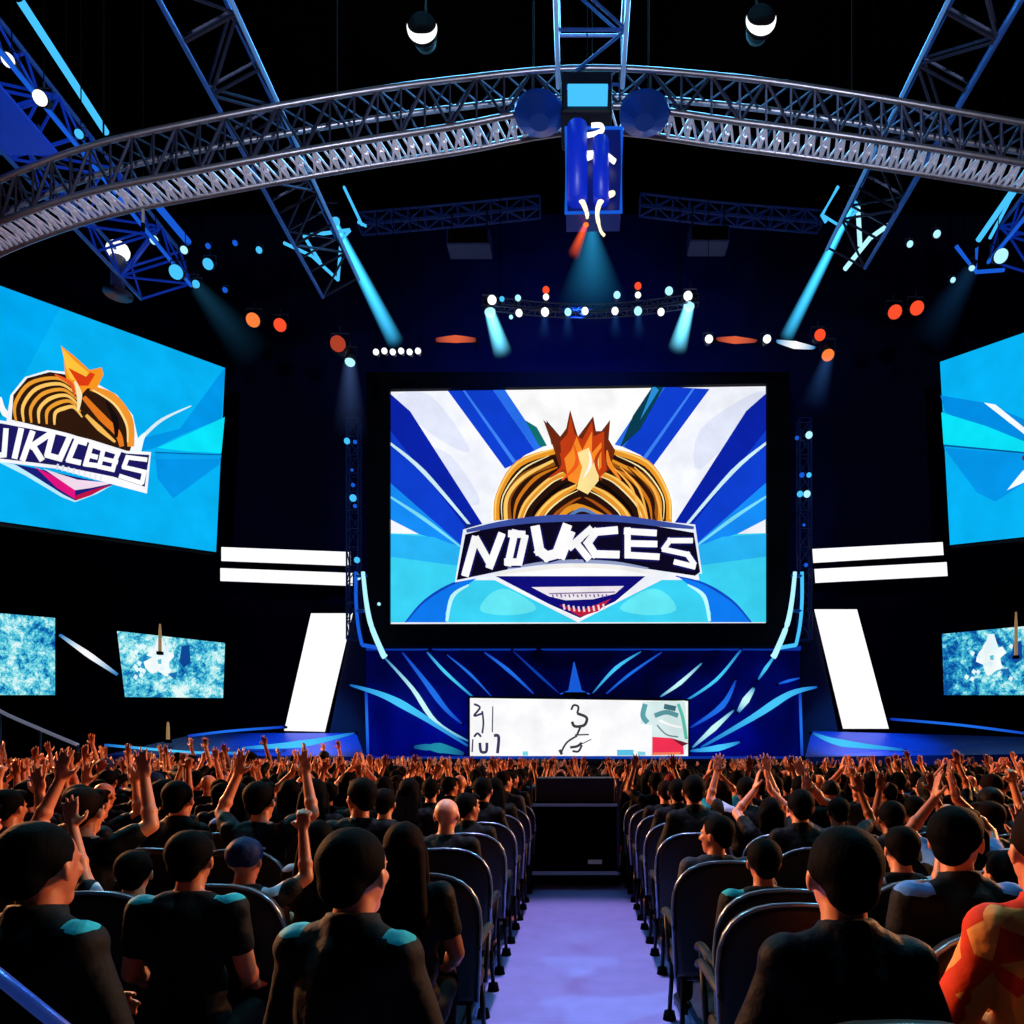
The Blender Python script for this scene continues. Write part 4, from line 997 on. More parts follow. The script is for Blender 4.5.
def make_person(name, pose, hair='short', sleeve='tee', yaw=0, pitch=0, stand=False, female=False, build=1.0, seed=0.0):
    """builds body (one continuous surface) plus hair, top, trousers, shoes; local frame: faces +Y, origin on the floor"""
    up = .26 if stand else 0.0
    Z = lambda x, y, z: V((x, y, z + up))
    body, top, pants, hr = MB(), MB(), MB(), MB(); shl = {-1: MB(), 1: MB()}
    sw = (.165 if not female else .15) * build
    # trunk
    body.ell(Z(0, 0, .55), (.145, .105, .11)); body.ell(Z(0, -.03, .72), (.118, .085, .15)); body.ell(Z(0, -.04, .93), (.14 * build, .095, .17))
    body.cap(Z(-sw * .8, -.035, 1.045), Z(sw * .8, -.035, 1.045), .052, n=12)
    body.cap(Z(-.07, -.035, 1.08), Z(.07, -.035, 1.08), .04, n=10)
    nb = Z(0, -.03, 1.06); nt_ = Z(0, -.008, 1.17)
    body.cap(nb, nt_, .056, .05, 14)
    # head
    R = rot('Z', yaw) @ rot('X', pitch)
    hp = nt_
    H = lambda x, y, z: hp + R @ V((x, y, z))
    body.ell(H(0, -.008, .088), (.076, .094, .086), M=R, nu=20, nv=14)
    body.ell(H(0, .03, .045), (.06, .062, .088), M=R); body.ell(H(0, .045, -.02), (.04, .042, .034), M=R)
    body.ell(H(0, .078, .085), (.05, .018, .012), M=R)                                   # brow
    body.cap(H(0, .088, .07), H(0, .108, .038), .009, .0135, 8); body.ell(H(0, .096, .034), (.018, .011, .009), M=R)   # nose
    for s in (-1, 1):
        body.ell(H(s * .077, -.002, .058), (.009, .021, .032), M=R @ rot('Z', s * 18)); body.ell(H(s * .032, .068, .048), (.024, .022, .022), M=R)
    body.ell(H(0, .084, .006), (.024, .012, .007), M=R); body.ell(H(0, .08, -.006), (.02, .012, .008), M=R)      # lips
    # arms
    A = {}
    P_ = {
        'rest': ((.215, -.02, .80), (.15, .25, .66), (0, 1, -.35), (0, 0, -1), .3),
        'fold': ((.215, .0, .82), (.06, .19, .80), (-1, .3, 0), (0, -1, 0), .4),
        'up': ((.29, .06, 1.16), (.22, .12, 1.39), (-.1, 0, 1), (0, 1, 0), .15),
        'high': ((.25, .07, 1.22), (.17, .10, 1.46), (-.15, .1, 1), (0, 1, 0), .1),
        'wide': ((.35, .04, 1.10), (.40, .09, 1.34), (.35, 0, 1), (0, 1, 0), .1),
        'side': ((.36, .02, 1.12), (.5, .07, 1.33), (.5, 0, 1), (0, 1, 0), .15),
        'lean': ((.29, .08, 1.22), (.37, .14, 1.46), (.2, .1, 1), (0, 1, 0), .1),
        'clap': ((.225, .16, 1.22), (.06, .2, 1.41), (-.2, .1, 1), (-1, 0, 0), .1),
        'fist': ((.29, .06, 1.14), (.25, .12, 1.38), (0, .05, 1), (0, 1, 0), 1.2),
        'phone': ((.2, .2, 1.08), (.085, .3, 1.27), (-.05, .1, 1), (-1, -.3, 0), .35),
        'head': ((.31, -.02, 1.27), (.14, -.09, 1.32), (-1, 0, .2), (0, 1, 0), .4),
    }
    for s, key in ((-1, pose[0]), (1, pose[1])):
        e, w, d, n, c = P_[key]
        sh = Z(s * sw, -.035, 1.045 + (.02 if e[2] > 1.15 else 0)); e = Z(s * e[0], e[1], e[2]); w = Z(s * w[0], w[1], w[2]); d = V((s * d[0], d[1], d[2])); n = V((s * n[0], n[1], n[2]))
        body.cap(sh, e, .049 * build, .038, 12); body.ell(sh.lerp(e, .45), .047 * build)
        body.cap(e, w, .038, .0255, 12); body.ell(e.lerp(w, .28), (.04, .04, .045))
        th = V((-s, 0, 0)) if abs(d.z) > .6 and key != 'clap' else V((-s * .2, -.2, 1))
        if key == 'clap': th = V((0, -1, .3))
        if key == 'phone': th = V((0, -1, .4))
        hand(body, w, d, n, th, c, 1.2 if key in ('wide', 'high', 'up', 'side') else .8, key == 'fist')
        L = 1.0 if sleeve == 'long' else .58
        shs = sh + V((0, 0, .0))
        top.ell(shs, (.066, .068, .064)); top.cap(shs, shs.lerp(e, min(L, 1)), .064 * build, .055, 12)
        if sleeve == 'long': top.cap(e, e.lerp(w, .93), .052, .037, 12)
        elif sleeve == 'tank': pass
    # legs
    for s in (-1, 1):
        if stand: hip, kn, an = V((s * .09, 0, .79)), V((s * .1, .08, .45)), V((s * .11, 0, .09))
        else: hip, kn, an = V((s * .09, .03, .53)), V((s * .13, .43, .54)), V((s * .12, .44, .1))
        body.cap(hip, kn, .072, .05, 12); body.cap(kn, an, .048, .034, 12); body.ell(kn.lerp(an, .3), (.05, .05, .09))
        to = an + V((s * .02, .15, -.055)); body.cap(an + V((0, 0, -.03)), to, .036, .026, 10)
        pants.cap(hip, kn, .094, .068, 12); pants.cap(kn, an + V((0, 0, .03)), .066, .056, 12)
        shoes = shl[s]; shoes.cap(an + V((0, -.03, -.04)), to + V((0, .01, .005)), .046, .04, 12); shoes.box(an + V((-.04, -.07, -.1)), to + V((.035, .045, -.012)))
    pants.ell(Z(0, 0, .55), (.165, .125, .12)); pants.ell(Z(0, -.02, .63), (.14, .105, .09))
    # top garment
    top.ell(Z(0, -.005, .62), (.155, .115, .1)); top.ell(Z(0, -.03, .75), (.15, .108, .17)); top.ell(Z(0, -.04, .93), (.168 * build, .118, .19))
    top.cap(Z(-sw * .86, -.038, 1.03), Z(sw * .86, -.038, 1.03), .072, n=14); top.cap(Z(-.075, -.038, 1.07), Z(.075, -.038, 1.07), .052, n=12)
    top.tube(Z(0, -.036, 1.03), Z(0, -.022, 1.118), .078, .066, 16)
    if sleeve == 'long': top.tube(Z(0, -.03, 1.08), Z(0, -.018, 1.14), .07, .068, 16)
    if hair == 'hood' or name.startswith('hooded'): top.ell(Z(0, -.12, 1.06), (.10, .06, .075))
    # hair
    cutf = None; hmat = 'hair'
    if hair in ('short', 'long', 'tail', 'bob', 'curly', 'bun', 'crop'):
        g = 0 if hair != 'crop' else -.004
        hr.ell(H(0, -.022, .1), (.0855 + g, .098 + g, .09 + g), M=R, nu=20, nv=14); hr.ell(H(0, -.062, .05), (.062, .048, .062), M=R)
        for s in (-1, 1): hr.ell(H(s * .066, -.012, .085), (.018, .034, .034), M=R)
        if hair == 'short': hr.ell(H(.01, .05, .155), (.055, .05, .024), M=R)
    if hair == 'long':
        for x in (-.055, -.02, .02, .055): hr.cap(H(x, -.07, .06), Z(x * 1.5, -.15, 1.0), .04, .03)
        for s in (-1, 1): hr.cap(H(s * .075, -.01, .07), Z(s * .1, -.06, 1.03), .024, .02)
    if hair == 'bob':
        for x in (-.06, -.02, .02, .06): hr.cap(H(x, -.06, .06), H(x * 1.15, -.055, -.05), .04, .036)
        for s in (-1, 1): hr.cap(H(s * .078, -.005, .06), H(s * .08, -.0, -.04), .025, .022)
    if hair == 'tail':
        hr.path(smooth_pts([H(0, -.1, .1), H(0, -.15, .09), H(0, -.165, .02), H(0, -.15, -.1)]), [.022] * 5 + [.034] * 6 + [.026] * 5 + [.012] * 3, 10)
    if hair == 'bun': hr.ell(H(0, -.075, .165), .042)
    if hair == 'curly':
        r2 = random.Random(3)
        for i in range(70):
            th, ph = r2.uniform(0, 2 * PI), r2.uniform(0, 1.9); x, y, z = math.sin(ph) * math.cos(th) * .095, math.sin(ph) * math.sin(th) * .1 - .03, math.cos(ph) * .1 + .1
            if y > .045 and z < .13: continue
            hr.ell(H(x, y, z), .026, nu=8, nv=6)
    if hair in ('cap', 'beanie', 'hood'):
        hmat = 'hat'
        if hair == 'cap':
            hr.ell(H(0, -.012, .105), (.089, .105, .088), M=R, nu=20, nv=14); hr.ell(H(0, .11, .115), (.06, .06, .009), M=R); hr.ell(H(0, -.012, .193), (.01, .01, .008), M=R)
        elif hair == 'beanie':
            hr.ell(H(0, -.015, .112), (.09, .105, .1), M=R, nu=20, nv=14); hr.ell(H(0, -.015, .075), (.094, .108, .03), M=R)
        else:
            hr.ell(H(0, -.035, .075), (.1, .105, .115), M=R, nu=20, nv=14); hr.ell(H(0, -.06, -.02), (.09, .07, .07), M=R)
    d = {'body': remesh(body, name + '_body', .0078, 3)}
    d['top'] = remesh(top, name + '_top', .013, 3, .006, 8, seed)
    d['pants'] = remesh(pants, name + '_pants', .02, 2, .005, 8, seed + 3)
    for s in (-1, 1): d['shoe%d' % s] = remesh(shl[s], name + '_shoe', .012, 2)
    if hr.v: d['hair'] = remesh(hr, name + '_hair', .008 if hair != 'curly' else .007, 3 if hair != 'curly' else 1, .0018, 22, seed)
    d['hmat'] = hmat; d['hairkind'] = hair; d['pose'] = pose; d['stand'] = stand; d['sleeve'] = sleeve; d['yaw'] = yaw
    for k in ('body', 'top', 'pants', 'shoe-1', 'shoe1', 'hair'):
        if k in d: d[k].materials.append(M_BLACK)
    return d

import time
T0 = time.time()
PT = {}
def proto(key, **kw): PT[key] = make_person(key, **kw)
proto('a', pose=('rest', 'rest'), hair='short', seed=1)
proto('b', pose=('fold', 'rest'), hair='crop', sleeve='long', seed=2, build=.84)
proto('c', pose=('rest', 'rest'), hair='long', female=True, seed=3)
proto('d', pose=('rest', 'rest'), hair='short', sleeve='long', yaw=-42, seed=4)
proto('e', pose=('up', 'up'), hair='short', seed=5)
proto('f', pose=('rest', 'high'), hair='crop', seed=6)
proto('g', pose=('lean', 'rest'), hair='short', yaw=12, seed=7)
proto('h', pose=('wide', 'wide'), hair='tail', female=True, seed=8)
proto('i', pose=('clap', 'clap'), hair='bob', female=True, seed=9)
#proto('j', pose=('phone', 'phone'), hair='short', seed=10)
proto('k', pose=('rest', 'fist'), hair='cap', seed=11)
proto('l', pose=('high', 'high'), hair='curly', seed=12)
proto('m', pose=('side', 'rest'), hair='bun', female=True, seed=13)
proto('n', pose=('rest', 'rest'), hair='none', seed=14, pitch=-6)
proto('o', pose=('rest', 'fold'), hair='hood', sleeve='long', yaw=10, seed=15)
proto('p', pose=('rest', 'rest'), hair='short', yaw=50, seed=16)
proto('q', pose=('wide', 'high'), hair='short', stand=True, seed=17)
proto('r', pose=('rest', 'up'), hair='cap', stand=True, seed=18)

def skin(n, c): return mat(n, c, .45, noise_amt=.12, nscale=14, spec=.6)
SK = [skin('skin_light', (232, 150, 112)), skin('skin_tan', (205, 120, 82)), skin('skin_brown', (150, 82, 52))]
HA = [mat('hair_black', (3, 3, 4), .75, noise_amt=.6, nscale=130, bump=.12, spec=.045), mat('hair_brown', (9, 6, 5), .75, noise_amt=.6, nscale=130, bump=.12, spec=.045), mat('hair_auburn', (26, 12, 7), .75, noise_amt=.6, nscale=130, bump=.12, spec=.045)]
def cloth(n, c, sheen=.0, ro=.62): return mat(n, tuple(x * .75 for x in c), .62, noise_amt=.4, nscale=14, bump=.5, spec=.12)
CL = {'black': cloth('cloth_black', (3, 3, 6)), 'navy': cloth('cloth_navy', (6, 9, 26)), 'charcoal': cloth('cloth_charcoal', (10, 10, 14)), 'maroon': cloth('cloth_maroon', (60, 10, 14)),
      'red': cloth('cloth_red', (170, 24, 20)), 'grey': cloth('cloth_grey', (70, 74, 88)), 'white': cloth('cloth_white', (170, 178, 200)), 'teal': cloth('cloth_teal', (10, 64, 76))}
M_PANTS = cloth('trouser_black', (7, 8, 12)); M_SHOE = mat('shoe_black', (9, 9, 11), .4)
def jersey(name, base, yoke, z0=1.02, stripe=None, pat=False):
    m = mat(name, base, .75, noise_amt=.4, nscale=12, bump=.5, spec=.25); nt = m.node_tree; b = nt.nodes['Principled BSDF']
    src = b.inputs['Base Color'].links[0].from_socket
    tc = nt.nodes.new('ShaderNodeTexCoord'); sp = nt.nodes.new('ShaderNodeSeparateXYZ'); nt.links.new(tc.outputs['Object'], sp.inputs[0])
    def mm(op, a, c_, third=None):
        n = nt.nodes.new('ShaderNodeMath'); n.operation = op
        for i, x in enumerate((a, c_, third)):
            if x is None: continue
            if isinstance(x, (int, float)): n.inputs[i].default_value = x
            else: nt.links.new(x, n.inputs[i])
        return n.outputs[0]
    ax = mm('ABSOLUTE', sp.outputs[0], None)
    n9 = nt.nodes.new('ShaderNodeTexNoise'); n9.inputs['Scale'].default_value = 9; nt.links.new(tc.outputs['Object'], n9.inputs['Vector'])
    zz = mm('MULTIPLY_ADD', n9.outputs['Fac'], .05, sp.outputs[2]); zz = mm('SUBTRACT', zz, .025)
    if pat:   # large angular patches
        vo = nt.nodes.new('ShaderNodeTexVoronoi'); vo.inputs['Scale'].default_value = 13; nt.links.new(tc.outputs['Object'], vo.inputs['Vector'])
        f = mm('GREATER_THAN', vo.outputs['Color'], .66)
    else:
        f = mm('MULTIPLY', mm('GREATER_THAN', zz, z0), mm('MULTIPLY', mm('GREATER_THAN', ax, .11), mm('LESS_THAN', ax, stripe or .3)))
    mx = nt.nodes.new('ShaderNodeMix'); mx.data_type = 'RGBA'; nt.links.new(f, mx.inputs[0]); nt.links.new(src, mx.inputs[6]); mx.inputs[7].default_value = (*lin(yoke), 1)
    nt.links.new(mx.outputs[2], b.inputs['Base Color'])
    return m
CL['cyan lit'] = jersey('jersey_cyan_rim', (2, 3, 5), (40, 190, 205), 1.088, .215)  # cyan rim light along the shoulders painted as a stripe
CL['white striped'] = jersey('jersey_white_stripe', (2, 3, 6), (210, 225, 250), 1.075, .2)
CL['blue patched'] = jersey('jersey_blue_patch', (3, 4, 12), (90, 150, 230), 1.075, .22)
CL['orange and red'] = jersey('jersey_orange', (235, 56, 14), (255, 170, 90), pat=True)
HATM = {'red': cloth('hat_red', (150, 20, 24)), 'black': cloth('hat_black', (10, 10, 14)), 'blue': cloth('hat_blue', (24, 50, 120))}

HW = {'short': 'short dark hair', 'crop': 'cropped hair', 'long': 'long hair', 'tail': 'ponytail', 'bob': 'bobbed hair', 'curly': 'curly hair', 'bun': 'hair bun', 'none': 'shaved head', 'cap': 'cap', 'beanie': 'beanie', 'hood': 'raised hood'}
PW = {('rest', 'rest'): '', ('fold', 'rest'): '', ('rest', 'fold'): '', ('up', 'up'): 'both arms up', ('rest', 'high'): 'right arm high', ('lean', 'rest'): 'left arm raised', ('wide', 'wide'): 'arms spread up', ('clap', 'clap'): 'clapping overhead',
      ('phone', 'phone'): 'hands before face', ('rest', 'fist'): 'right fist up', ('high', 'high'): 'arms straight up', ('side', 'rest'): 'left arm out', ('wide', 'high'): 'standing arms up', ('rest', 'up'): 'standing, arm up'}
def obj_(me, name, parent, m):
    o = bpy.data.objects.new(name, me); COL.objects.link(o); o.parent = parent
    o.material_slots[0].link = 'OBJECT'; o.material_slots[0].material = m
    return o
PEOPLE = []
def person(key, x, y, top='black', sk=0, ha=0, hat='black', scale=1.0, sz=1.0, rz=0.0, label=None, group=None, parts=4, dz=0.0):
    d = PT[key]
    b = bpy.data.objects.new('person', d['body']); COL.objects.link(b)
    b.material_slots[0].link = 'OBJECT'; b.material_slots[0].material = SK[sk]
    b.location = (x, y, dz); b.rotation_euler = (0, 0, rz); b.scale = (scale, scale, scale * sz)
    o = obj_(d['top'], 'jacket' if d['sleeve'] == 'long' else 'shirt', b, CL[top])
    if 'hair' in d: obj_(d['hair'], {'hair': 'hair', 'hat': 'hood' if d['hairkind'] == 'hood' else 'cap'}[d['hmat']], b, HA[ha] if d['hmat'] == 'hair' else (HATM[hat] if d['hairkind'] != 'hood' else CL[top]))
    if parts >= 3: obj_(d['pants'], 'trousers', b, M_PANTS)
    if parts >= 4:
        for q in ('shoe-1', 'shoe1'): obj_(d[q], 'shoe', b, M_SHOE)
    tag(b, label, 'person', group); PEOPLE.append(b)
    return b

# ================================================================ CHAIRS
M_VINYL = mat('chair_vinyl', (5, 5, 8), .5, noise_amt=.3, nscale=10)
M_RIM = mat('chair_rim_highlight', (150, 175, 200), .3, .6, noise_amt=.3)
M_CFR = mat('chair_frame', (30, 32, 42), .35, .8)
def chair_parts():
    P4 = {}
    def prof(w, z0, z1, n=14, ins=0):       # rounded dome outline
        pts = [(-w * .92 + ins, z0 + ins)]
        zs = z1 - w * .95
        for i in range(n + 1):
            a = PI - PI * i / n
            ca, sa = math.cos(a), math.sin(a)
            pts.append(((w - ins) * math.copysign(abs(ca) ** .75, ca), zs + (z1 - zs - ins) * abs(sa) ** .75))
        pts.append((w * .92 - ins, z0 + ins))
        return pts
    w, z0, z1 = .262, .40, 1.0
    pr = prof(w, z0, z1); pi = prof(w, z0, z1, ins=.035)
    cy = lambda x, z: -.235 - (z - .4) * .14 + x * x * .55      # curved and reclined
    mb = MB(); n = len(pr); vs = []
    for q, off, dy in ((pi, 0, -.032), (pr, 0, -.012), (pr, 0, .03), (pi, 0, .062)):
        vs += [V((x, cy(x, z) + dy, z)) for x, z in q]
    fs = []
    for k in range(3):
        for i in range(n): j = (i + 1) % n; fs.append((k * n + i, k * n + j, (k + 1) * n + j, (k + 1) * n + i))
    def capf(base, rev):      # strips across
        out = []
        for i in range(n // 2 - (0 if n % 2 else 0)):
            a, b, c_, d_ = base + i, base + i + 1, base + n - 2 - i, base + n - 1 - i
            if a + 1 >= base + n - 1 - i: break
            f = (a, b, c_, d_) if b != c_ else (a, b, d_)
            out.append(f[::-1] if rev else f)
        return out
    fs += capf(0, True) + capf(3 * n, False)
    mb.add(vs, fs); P4['backrest'] = (mb, M_VINYL)
    P4['rim_highlight'] = (MB().path([V((x * 1.01, cy(x, z) - .014, z)) for x, z in pr], .0085, 6), M_RIM)  # pale tube added as the rim highlight of the dome
    s = MB().box((-.235, -.22, .40), (.235, .26, .48)); P4['seat'] = (s, M_VINYL)
    f = MB()
    f.path([(-.21, -.2, .39), (-.21, .24, .39), (.21, .24, .39), (.21, -.2, .39)], .014, 8, closed=True)
    for x in (-.15, .15): f.tube((x, -.2, .39), (x, -.24, .62), .014)
    P4['frame'] = (f, M_CFR)
    return P4
CH = {}
def make_chair_proto():
    root = empty('audience_chair', (0, 0, 0), 'x', 'chair')
    P4 = chair_parts()
    bk = P4['backrest'][0].build('backrest', P4['backrest'][1], root, True)
    P4['rim_highlight'][0].build('rim_highlight', P4['rim_highlight'][1], bk, True)
    bevel(P4['seat'][0].build('seat', P4['seat'][1], root), .03, 3)
    P4['frame'][0].build('frame', P4['frame'][1], root, True)
    for sx, sy in ((-1, -1), (-1, 1), (1, -1), (1, 1)):
        lg = MB().tube((sx * .2, sy * .2, .39), (sx * .215, sy * .235, .035), .013).build('leg', M_CFR, root, True)
        MB().tube((sx * .215, sy * .235, 0), (sx * .215, sy * .235, .065), .042, .03, 14).build('foot_cap', M_BLACK, lg, True)
    for s in (-1, 1):
        mb = MB(); mb.path(smooth_pts([(s * .245, -.26, .66), (s * .25, -.1, .67), (s * .25, .12, .665), (s * .25, .2, .64)]), .02, 8)
        mb.tube((s * .235, .1, .39), (s * .25, .12, .655), .013); mb.build('armrest', M_VINYL, root, True)
    return root
CHP = make_chair_proto()
used = [False]
def chair(x, y, label, group=None, rz=0.0):
    if not used[0]: r = CHP; used[0] = True
    else:
        r = CHP.copy(); COL.objects.link(r)
        for ch in CHP.children:
            c = ch.copy(); COL.objects.link(c); c.parent = r
            for g in ch.children: d = g.copy(); COL.objects.link(d); d.parent = c
    r.location = (x, y, 0); r.rotation_euler = (0, 0, rz); tag(r, label, 'chair', group)
    return r

# ================================================================ SEATING
def px2(px, top, Y): return ((px - CX) * Y / FPX, Y, CAMZ - (top - CY) * Y / FPX)
TOPZ = 1.355
def fg(key, px, hy, Y, label, chairlab=None, **kw):
    x, y, z = px2(px, hy, Y); s = z / TOPZ if not PT[key]['stand'] else z / (TOPZ + .26)
    b = person(key, x, y, label=label, scale=s, group='audience in the nearest rows', **kw)
    if chairlab: chair(x + rnd.uniform(-.02, .02), y + .02, chairlab, 'audience chairs')
    return b
FR = []    # occupied seats (x, y)
def F(*a, **k): b = fg(*a, **k); FR.append((b.location.x, b.location.y)); return b
F('b', 44, 820, 1.8, 'person with short dark hair in cyan lit jacket at the bottom left corner', None, top='cyan lit', sk=1, ha=0, rz=-.12)
F('b', 357, 826, 1.75, 'person with short hair in a cyan lit jacket, nearest head left of the aisle', None, top='cyan lit', sk=0, ha=0, rz=-.25)
F('b', 842, 824, 1.62, 'person with cropped hair and orange lit neck in dark jacket, nearest right of the aisle', 'black chair of the nearest person right of the aisle', top='navy', sk=0, ha=0, rz=-.03)
F('b', 1045, 800, 1.75, 'person in orange and red jersey at the right edge, nearest to the camera', 'black chair of the orange jersey person at the right edge', top='orange and red', sk=0, ha=2, rz=-.1)
F('e', 1003, 850, 2.75, 'person in black top with both bare arms raised just beyond the orange jersey', None, top='black', sk=0, ha=0, rz=.2)
F('a', 192, 830, 2.55, 'person with dark hair seen from behind, second head from the bottom left corner', None, top='cyan lit', sk=1, ha=0, rz=.1)
F('c', 405, 822, 2.75, 'person with long brown hair in black directly beyond the nearest left head', None, top='black', sk=2, ha=2, rz=.1)
F('k', 246, 838, 3.1, 'person in a blue cap and white striped top, right fist up, left block', 'black chair of the blue capped person in the left block', top='white striped', hat='blue', sk=1)
F('g', 135, 850, 2.95, 'person in white striped top with bare left arm raised high, left block', 'black chair of the person with the bare raised arm', top='white striped', sk=0, ha=0, rz=.12)
F('a', 763, 838, 3.0, 'person with dark hair in cyan lit shirt just left of the nearest right head', 'black chair just left of the nearest right person', top='cyan lit', sk=1, ha=0)
F('d', 955, 806, 2.35, 'person with big dark hair in blue patched top between nearest right head and orange jersey', 'black chair of the blue patched person near the orange jersey', top='blue patched', sk=0, ha=0)
F('a', 900, 826, 3.2, 'person with brown hair in white striped top, right of the nearest right head', 'black chair of the brown haired person right of the nearest right head', top='white striped', sk=0, ha=1)
F('c', 320, 820, 3.6, 'person with long hair in white striped top, third row left block', None, top='white striped', sk=0, ha=0)
F('p', 716, 815, 3.75, 'person with dark hair looking right in grey top beside the aisle, right block', 'pale rimmed chair beside the aisle under the person looking right', top='grey', sk=1, ha=0)
ORD = ['first', 'second', 'third', 'fourth', 'fifth', 'sixth', 'seventh', 'eighth', 'ninth', 'tenth', 'eleventh', 'twelfth', 'thirteenth', 'fourteenth', 'fifteenth', 'sixteenth', 'seventeenth', 'eighteenth', 'nineteenth', 'twentieth', '21st', '22nd', '23rd', '24th', '25th', '26th'] + ['%dth' % i for i in range(27, 60)]
# empty aisle chairs seen as domes on the left, people further on
chair(-.70, 3.4, 'empty black dome backed chair on the left edge of the aisle, nearest to the camera', 'audience chairs')
chair(.76, 2.75, 'black dome backed chair on the right edge of the aisle, nearest to the camera', 'audience chairs')
keysL = ['e', 'f', 'g', 'h', 'i', 'l', 'h', 'a', 'm', 'k', 'f', 'g', 'q', 'r', 'a', 'c', 'd', 'b', 'p', 'n']
keysR = ['a', 'b', 'c', 'd', 'e', 'f', 'i', 'k', 'a', 'o', 'n', 'p', 'g', 'm', 'c', 'd', 'b']
tops = ['black'] * 6 + ['charcoal', 'navy', 'navy', 'maroon', 'grey', 'black', 'cyan lit', 'blue patched', 'white striped']
PITCH = .82
row = 0; count = len(PEOPLE); FAR = []
Y = 3.45
rows = []
while Y < 27.0:
    rows.append(Y); Y += PITCH
LIM = 300
for ri, Y in enumerate(rows):
    blocks = []
    xl, xr = -(CX + 25) / FPX * Y, (1024 - CX + 25) / FPX * Y
    seats = []
    x0 = -.86 if Y < 9 else (-.28 if True else 0)
    k = 0
    if Y < 9.6:
        x = -.84
        while x > xl - 2.6: seats.append((x, 'left', k)); x -= .53; k += 1
        x = .86; k = 0
        while x < xr + 2.6: seats.append((x, 'right', k)); x += .53; k += 1
    else:
        x = -.28; k = 0
        while x > xl - 2.6: seats.append((x, 'left', k)); x -= .53; k += 1
        x = .28; k = 0
        while x < xr + 2.6: seats.append((x, 'right', k)); x += .53; k += 1
    # keep the nearest to the centre first so the individual ones spread evenly
    for x, side, k in seats:
        xx = x + rnd.uniform(-.05, .05) * (k > 0); yy = Y + rnd.uniform(-.07, .07) * (k > 0)
        if any(abs(xx - a) < .42 and abs(yy - b) < .55 for a, b in FR): continue
        aisle = (k == 0 and Y < 9.6)
        keys = keysL if side == 'left' else keysR
        key = rnd.choice(keys)
        if aisle: key = rnd.choice(['a', 'b', 'c', 'd', 'a']) if Y < 7 else rnd.choice(['a', 'e', 'd', 'c'])
        if Y < 4 and key in 'qr': key = 'f'
        if key in 'fgl' and -4 < x < 4 and not aisle: key = rnd.choice('aedp')
        if PT[key]['stand'] and side == 'left' and x > -2.5: key = 'e'
        if PT[key]['stand'] and (Y < 8 or Y > 16 or x > -4.5): key = 'e'
        if Y > 14 and rnd.random() < .4: key = rnd.choice('abcdp')
        s = rnd.uniform(.93, 1.03)
        if Y < 5.5 and not aisle and side == 'right': s = rnd.uniform(.9, .98)
        tp_ = rnd.choice(tops); sk_ = rnd.choice((0, 0, 1, 1, 2)); ha_ = rnd.choice((0, 0, 0, 1, 2)); hat_ = rnd.choice(('red', 'black', 'blue'))
        rowname = ORD[ri + 2]
        if x < xl or x > xr: FAR.append((key, xx, yy, s, 0, sk_, tp_)); continue
        if len(PEOPLE) < LIM:
            if Y < 9.6:
                if aisle and ri == 0 and side == 'left': continue
                if aisle: xx = -.80 if side == 'left' else .84
                if aisle and ri == 1 and side == 'left': key, s = 'n', .94
                words = ' '.join(w for w in (f'person in {tp_} top,', PW[PT[key]['pose']] + ',' if PW[PT[key]['pose']] else HW[PT[key]['hairkind']] + ',', f'{rowname} row, {ORD[k]} seat {side} of aisle') if w)
                person(key, xx, yy, tp_, sk_, ha_, hat_, s, 1.0, rnd.uniform(-.15, .15), words, 'audience beside the aisle', parts=3)
                if aisle or ri < 3: chair(xx + (.0 if not aisle else (.04 if side == 'left' else -.04)), yy + .0, f'black dome backed chair, {rowname} row, {ORD[k]} seat {side} of the aisle', 'audience chairs')
            else:
                words = ' '.join(w for w in (f'person in {tp_} top,', PW[PT[key]['pose']] + ',' if PW[PT[key]['pose']] else HW[PT[key]['hairkind']] + ',', f'{rowname} row beyond riser, {ORD[k]} {side} of centre') if w)
                person(key, xx, yy, tp_, sk_, ha_, hat_, s, 1.0, rnd.uniform(-.15, .15), words, 'audience beyond the riser', parts=2)
        else:
            FAR.append((key, xx, yy, s, rnd.uniform(-.2, .2), sk_, tp_))
for k in ('a', 'e'): print(k, {n: len(v.polygons) for n, v in PT[k].items() if hasattr(v, 'polygons')})
print('TIME', time.time() - T0, 'PEOPLE', len(PEOPLE), 'FAR', len(FAR))
# far crowd: one object, simplified figures
def low(me, ratio_vox):
    o = bpy.data.objects.new('t', me); COL.objects.link(o)
    m = o.modifiers.new('d', 'DECIMATE'); m.ratio = ratio_vox
    dg = bpy.context.evaluated_depsgraph_get(); dg.update()
    r = bpy.data.meshes.new_from_object(o.evaluated_get(dg)); bpy.data.objects.remove(o)
    bm = bmesh.new(); bm.from_mesh(r); bmesh.ops.triangulate(bm, faces=bm.faces); bm.to_mesh(r); bm.free()
    vs = [V(v.co) for v in r.vertices]; fs = [tuple(p.vertices) for p in r.polygons]; bpy.data.meshes.remove(r)
    # keep the upper body only (the rest can never be seen between the rows)
    return vs, fs
LOW = {}
for key in set(f[0] for f in FAR):
    d = PT[key]; LOW[key] = [(low(d['body'], .008), 'b'), (low(d['top'], .02), 't')] + ([(low(d['hair'], .03), 'h')] if 'hair' in d else [])
import numpy as np
cm = [SK[0], SK[1], SK[2], HA[0], CL['black'], CL['navy'], CL['grey'], CL['maroon']]
LN = {k: [(np.array([tuple(v) for v in vs], dtype=np.float32), np.array(fs, dtype=np.int32), kind) for (vs, fs), kind in l] for k, l in LOW.items()}
AV, AF, AM = [], [], []; off = 0
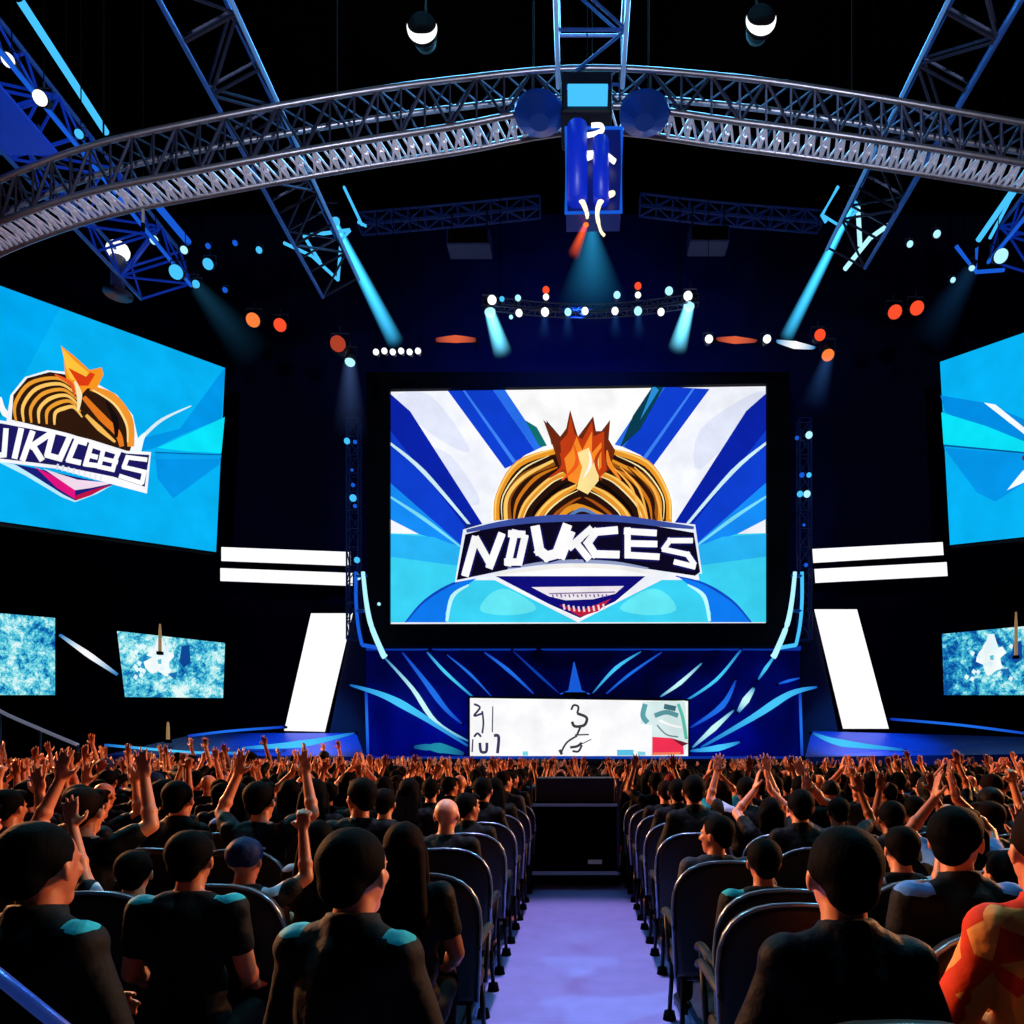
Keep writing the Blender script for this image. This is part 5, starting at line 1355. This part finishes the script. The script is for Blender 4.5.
for key, x, y, s, rz, sk_, tp_ in FAR:
    M = np.array(Matrix.Rotation(rz, 3, 'Z') * s, dtype=np.float32)
    for vs, fs, kind in LN[key]:
        mi = sk_ if kind == 'b' else (3 if kind == 'h' else {'navy': 5, 'grey': 6, 'maroon': 7}.get(tp_, 4))
        AV.append(vs @ M.T + np.array((x, y, 0), dtype=np.float32)); AF.append(fs + off); AM.append(np.full(len(fs), mi, dtype=np.int32)); off += len(vs)
AV = np.concatenate(AV); AF = np.concatenate(AF); AM = np.concatenate(AM)
me = bpy.data.meshes.new('far_crowd'); me.vertices.add(len(AV)); me.vertices.foreach_set('co', AV.ravel())
me.loops.add(AF.size); me.loops.foreach_set('vertex_index', AF.ravel()); me.polygons.add(len(AF))
me.polygons.foreach_set('loop_start', np.arange(0, AF.size, 3, dtype=np.int32)); me.polygons.foreach_set('material_index', AM)
me.polygons.foreach_set('use_smooth', [True] * len(AF))
for m in cm: me.materials.append(m)
me.update()
print('FARFACES', len(AF))
o = bpy.data.objects.new('crowd', me); COL.objects.link(o)
tag(o, 'far rows of the seated crowd with raised arms just before the stage', 'crowd', kind='stuff')
# ================================================================ LIGHTS
def light(kind, name, loc, target, energy, col, size=1.0, blend=.5, angle=60, sy=None):
    l = bpy.data.lights.new(name, kind); l.energy = energy; l.color = col
    if kind == 'SPOT': l.spot_size = math.radians(angle); l.spot_blend = blend; l.shadow_soft_size = size
    if kind == 'AREA': l.shape = 'RECTANGLE' if sy else 'SQUARE'; l.size = size; 
    if kind == 'AREA' and sy: l.size_y = sy
    o = bpy.data.objects.new(name, l); COL.objects.link(o); o.location = loc
    o.rotation_euler = (V(target) - V(loc)).to_track_quat('-Z', 'Y').to_euler()
    return o
light('SPOT', 'aisle_spot', (0, 5.2, 13), (0, 5.4, 0), 5200, (.74, .64, 1.0), .25, .35, 19)
for s_, nm, k in ((-1, 'left', 1.25), (1, 'right', .85)):
    light('SPOT', f'warm_rim_{nm}', (s_ * 16, 13.5, 7), (s_ * 1, 6.5, 1.2), 13000 * k, (1, .42, .16), .3, .8, 70)
    light('SPOT', f'warm_far_{nm}', (s_ * 25, 22, 8), (s_ * 2, 15, 1.2), 13000 * k, (1, .42, .2), .4, .8, 70)
    light('SPOT', f'warm_near_{nm}', (s_ * 5.5, 4.6, 2.6), (s_ * .4, 2.4, 1.2), 120, (1, .30, .09), .2, .8, 80)
    light('SPOT', f'cool_rim_{nm}', (s_ * 7, 8.5, 11), (s_ * .8, 2.4, 1.0), 2300, (.2, .8, 1.0), .3, .8, 40)
light('AREA', 'stage_wash_cyan', (0, 16, 19), (0, 3.5, 1), 1300, (.16, .62, 1.0), 9, sy=3)
# truss up-lights
for x, e in ((-7, 3600), (0, 2600), (7, 3600)):
    light('SPOT', 'truss_uplight', (x * .8, 6.0, 9.6), (x, 14.4, 13.5 if x else 15.2), e * .55, (.82, .86, 1.0), .2, .6, 60)
# stage washes, then added wall washes for the hazy blue air
light('AREA', 'backdrop_wash', (0, 28.2, 2.0), (0, 30.3, 4), 190, (.01, .12, 1.0), 16, sy=.4)
for x in (-11.5, 12):
    light('SPOT', 'wing_wash', (x * .9, 25.5, 10), (x, 29, 2), 4200, (.06, .45, 1.0), .2, .8, 45)
for x in (-20, 20): light('SPOT', 'side_wall_wash', (x * .8, 24, 12), (x, 34, 10), 1500, (.03, .1, .9), .5, 1.0, 130)
light('SPOT', 'upper_wall_wash', (0, 24, 17), (0, 34, 17), 5500, (.01, .08, .8), .5, 1.0, 120)
w = bpy.data.worlds.new('world'); w.use_nodes = True
w.node_tree.nodes['Background'].inputs[0].default_value = (.004, .008, .03, 1); w.node_tree.nodes['Background'].inputs[1].default_value = .3
sc.world = w
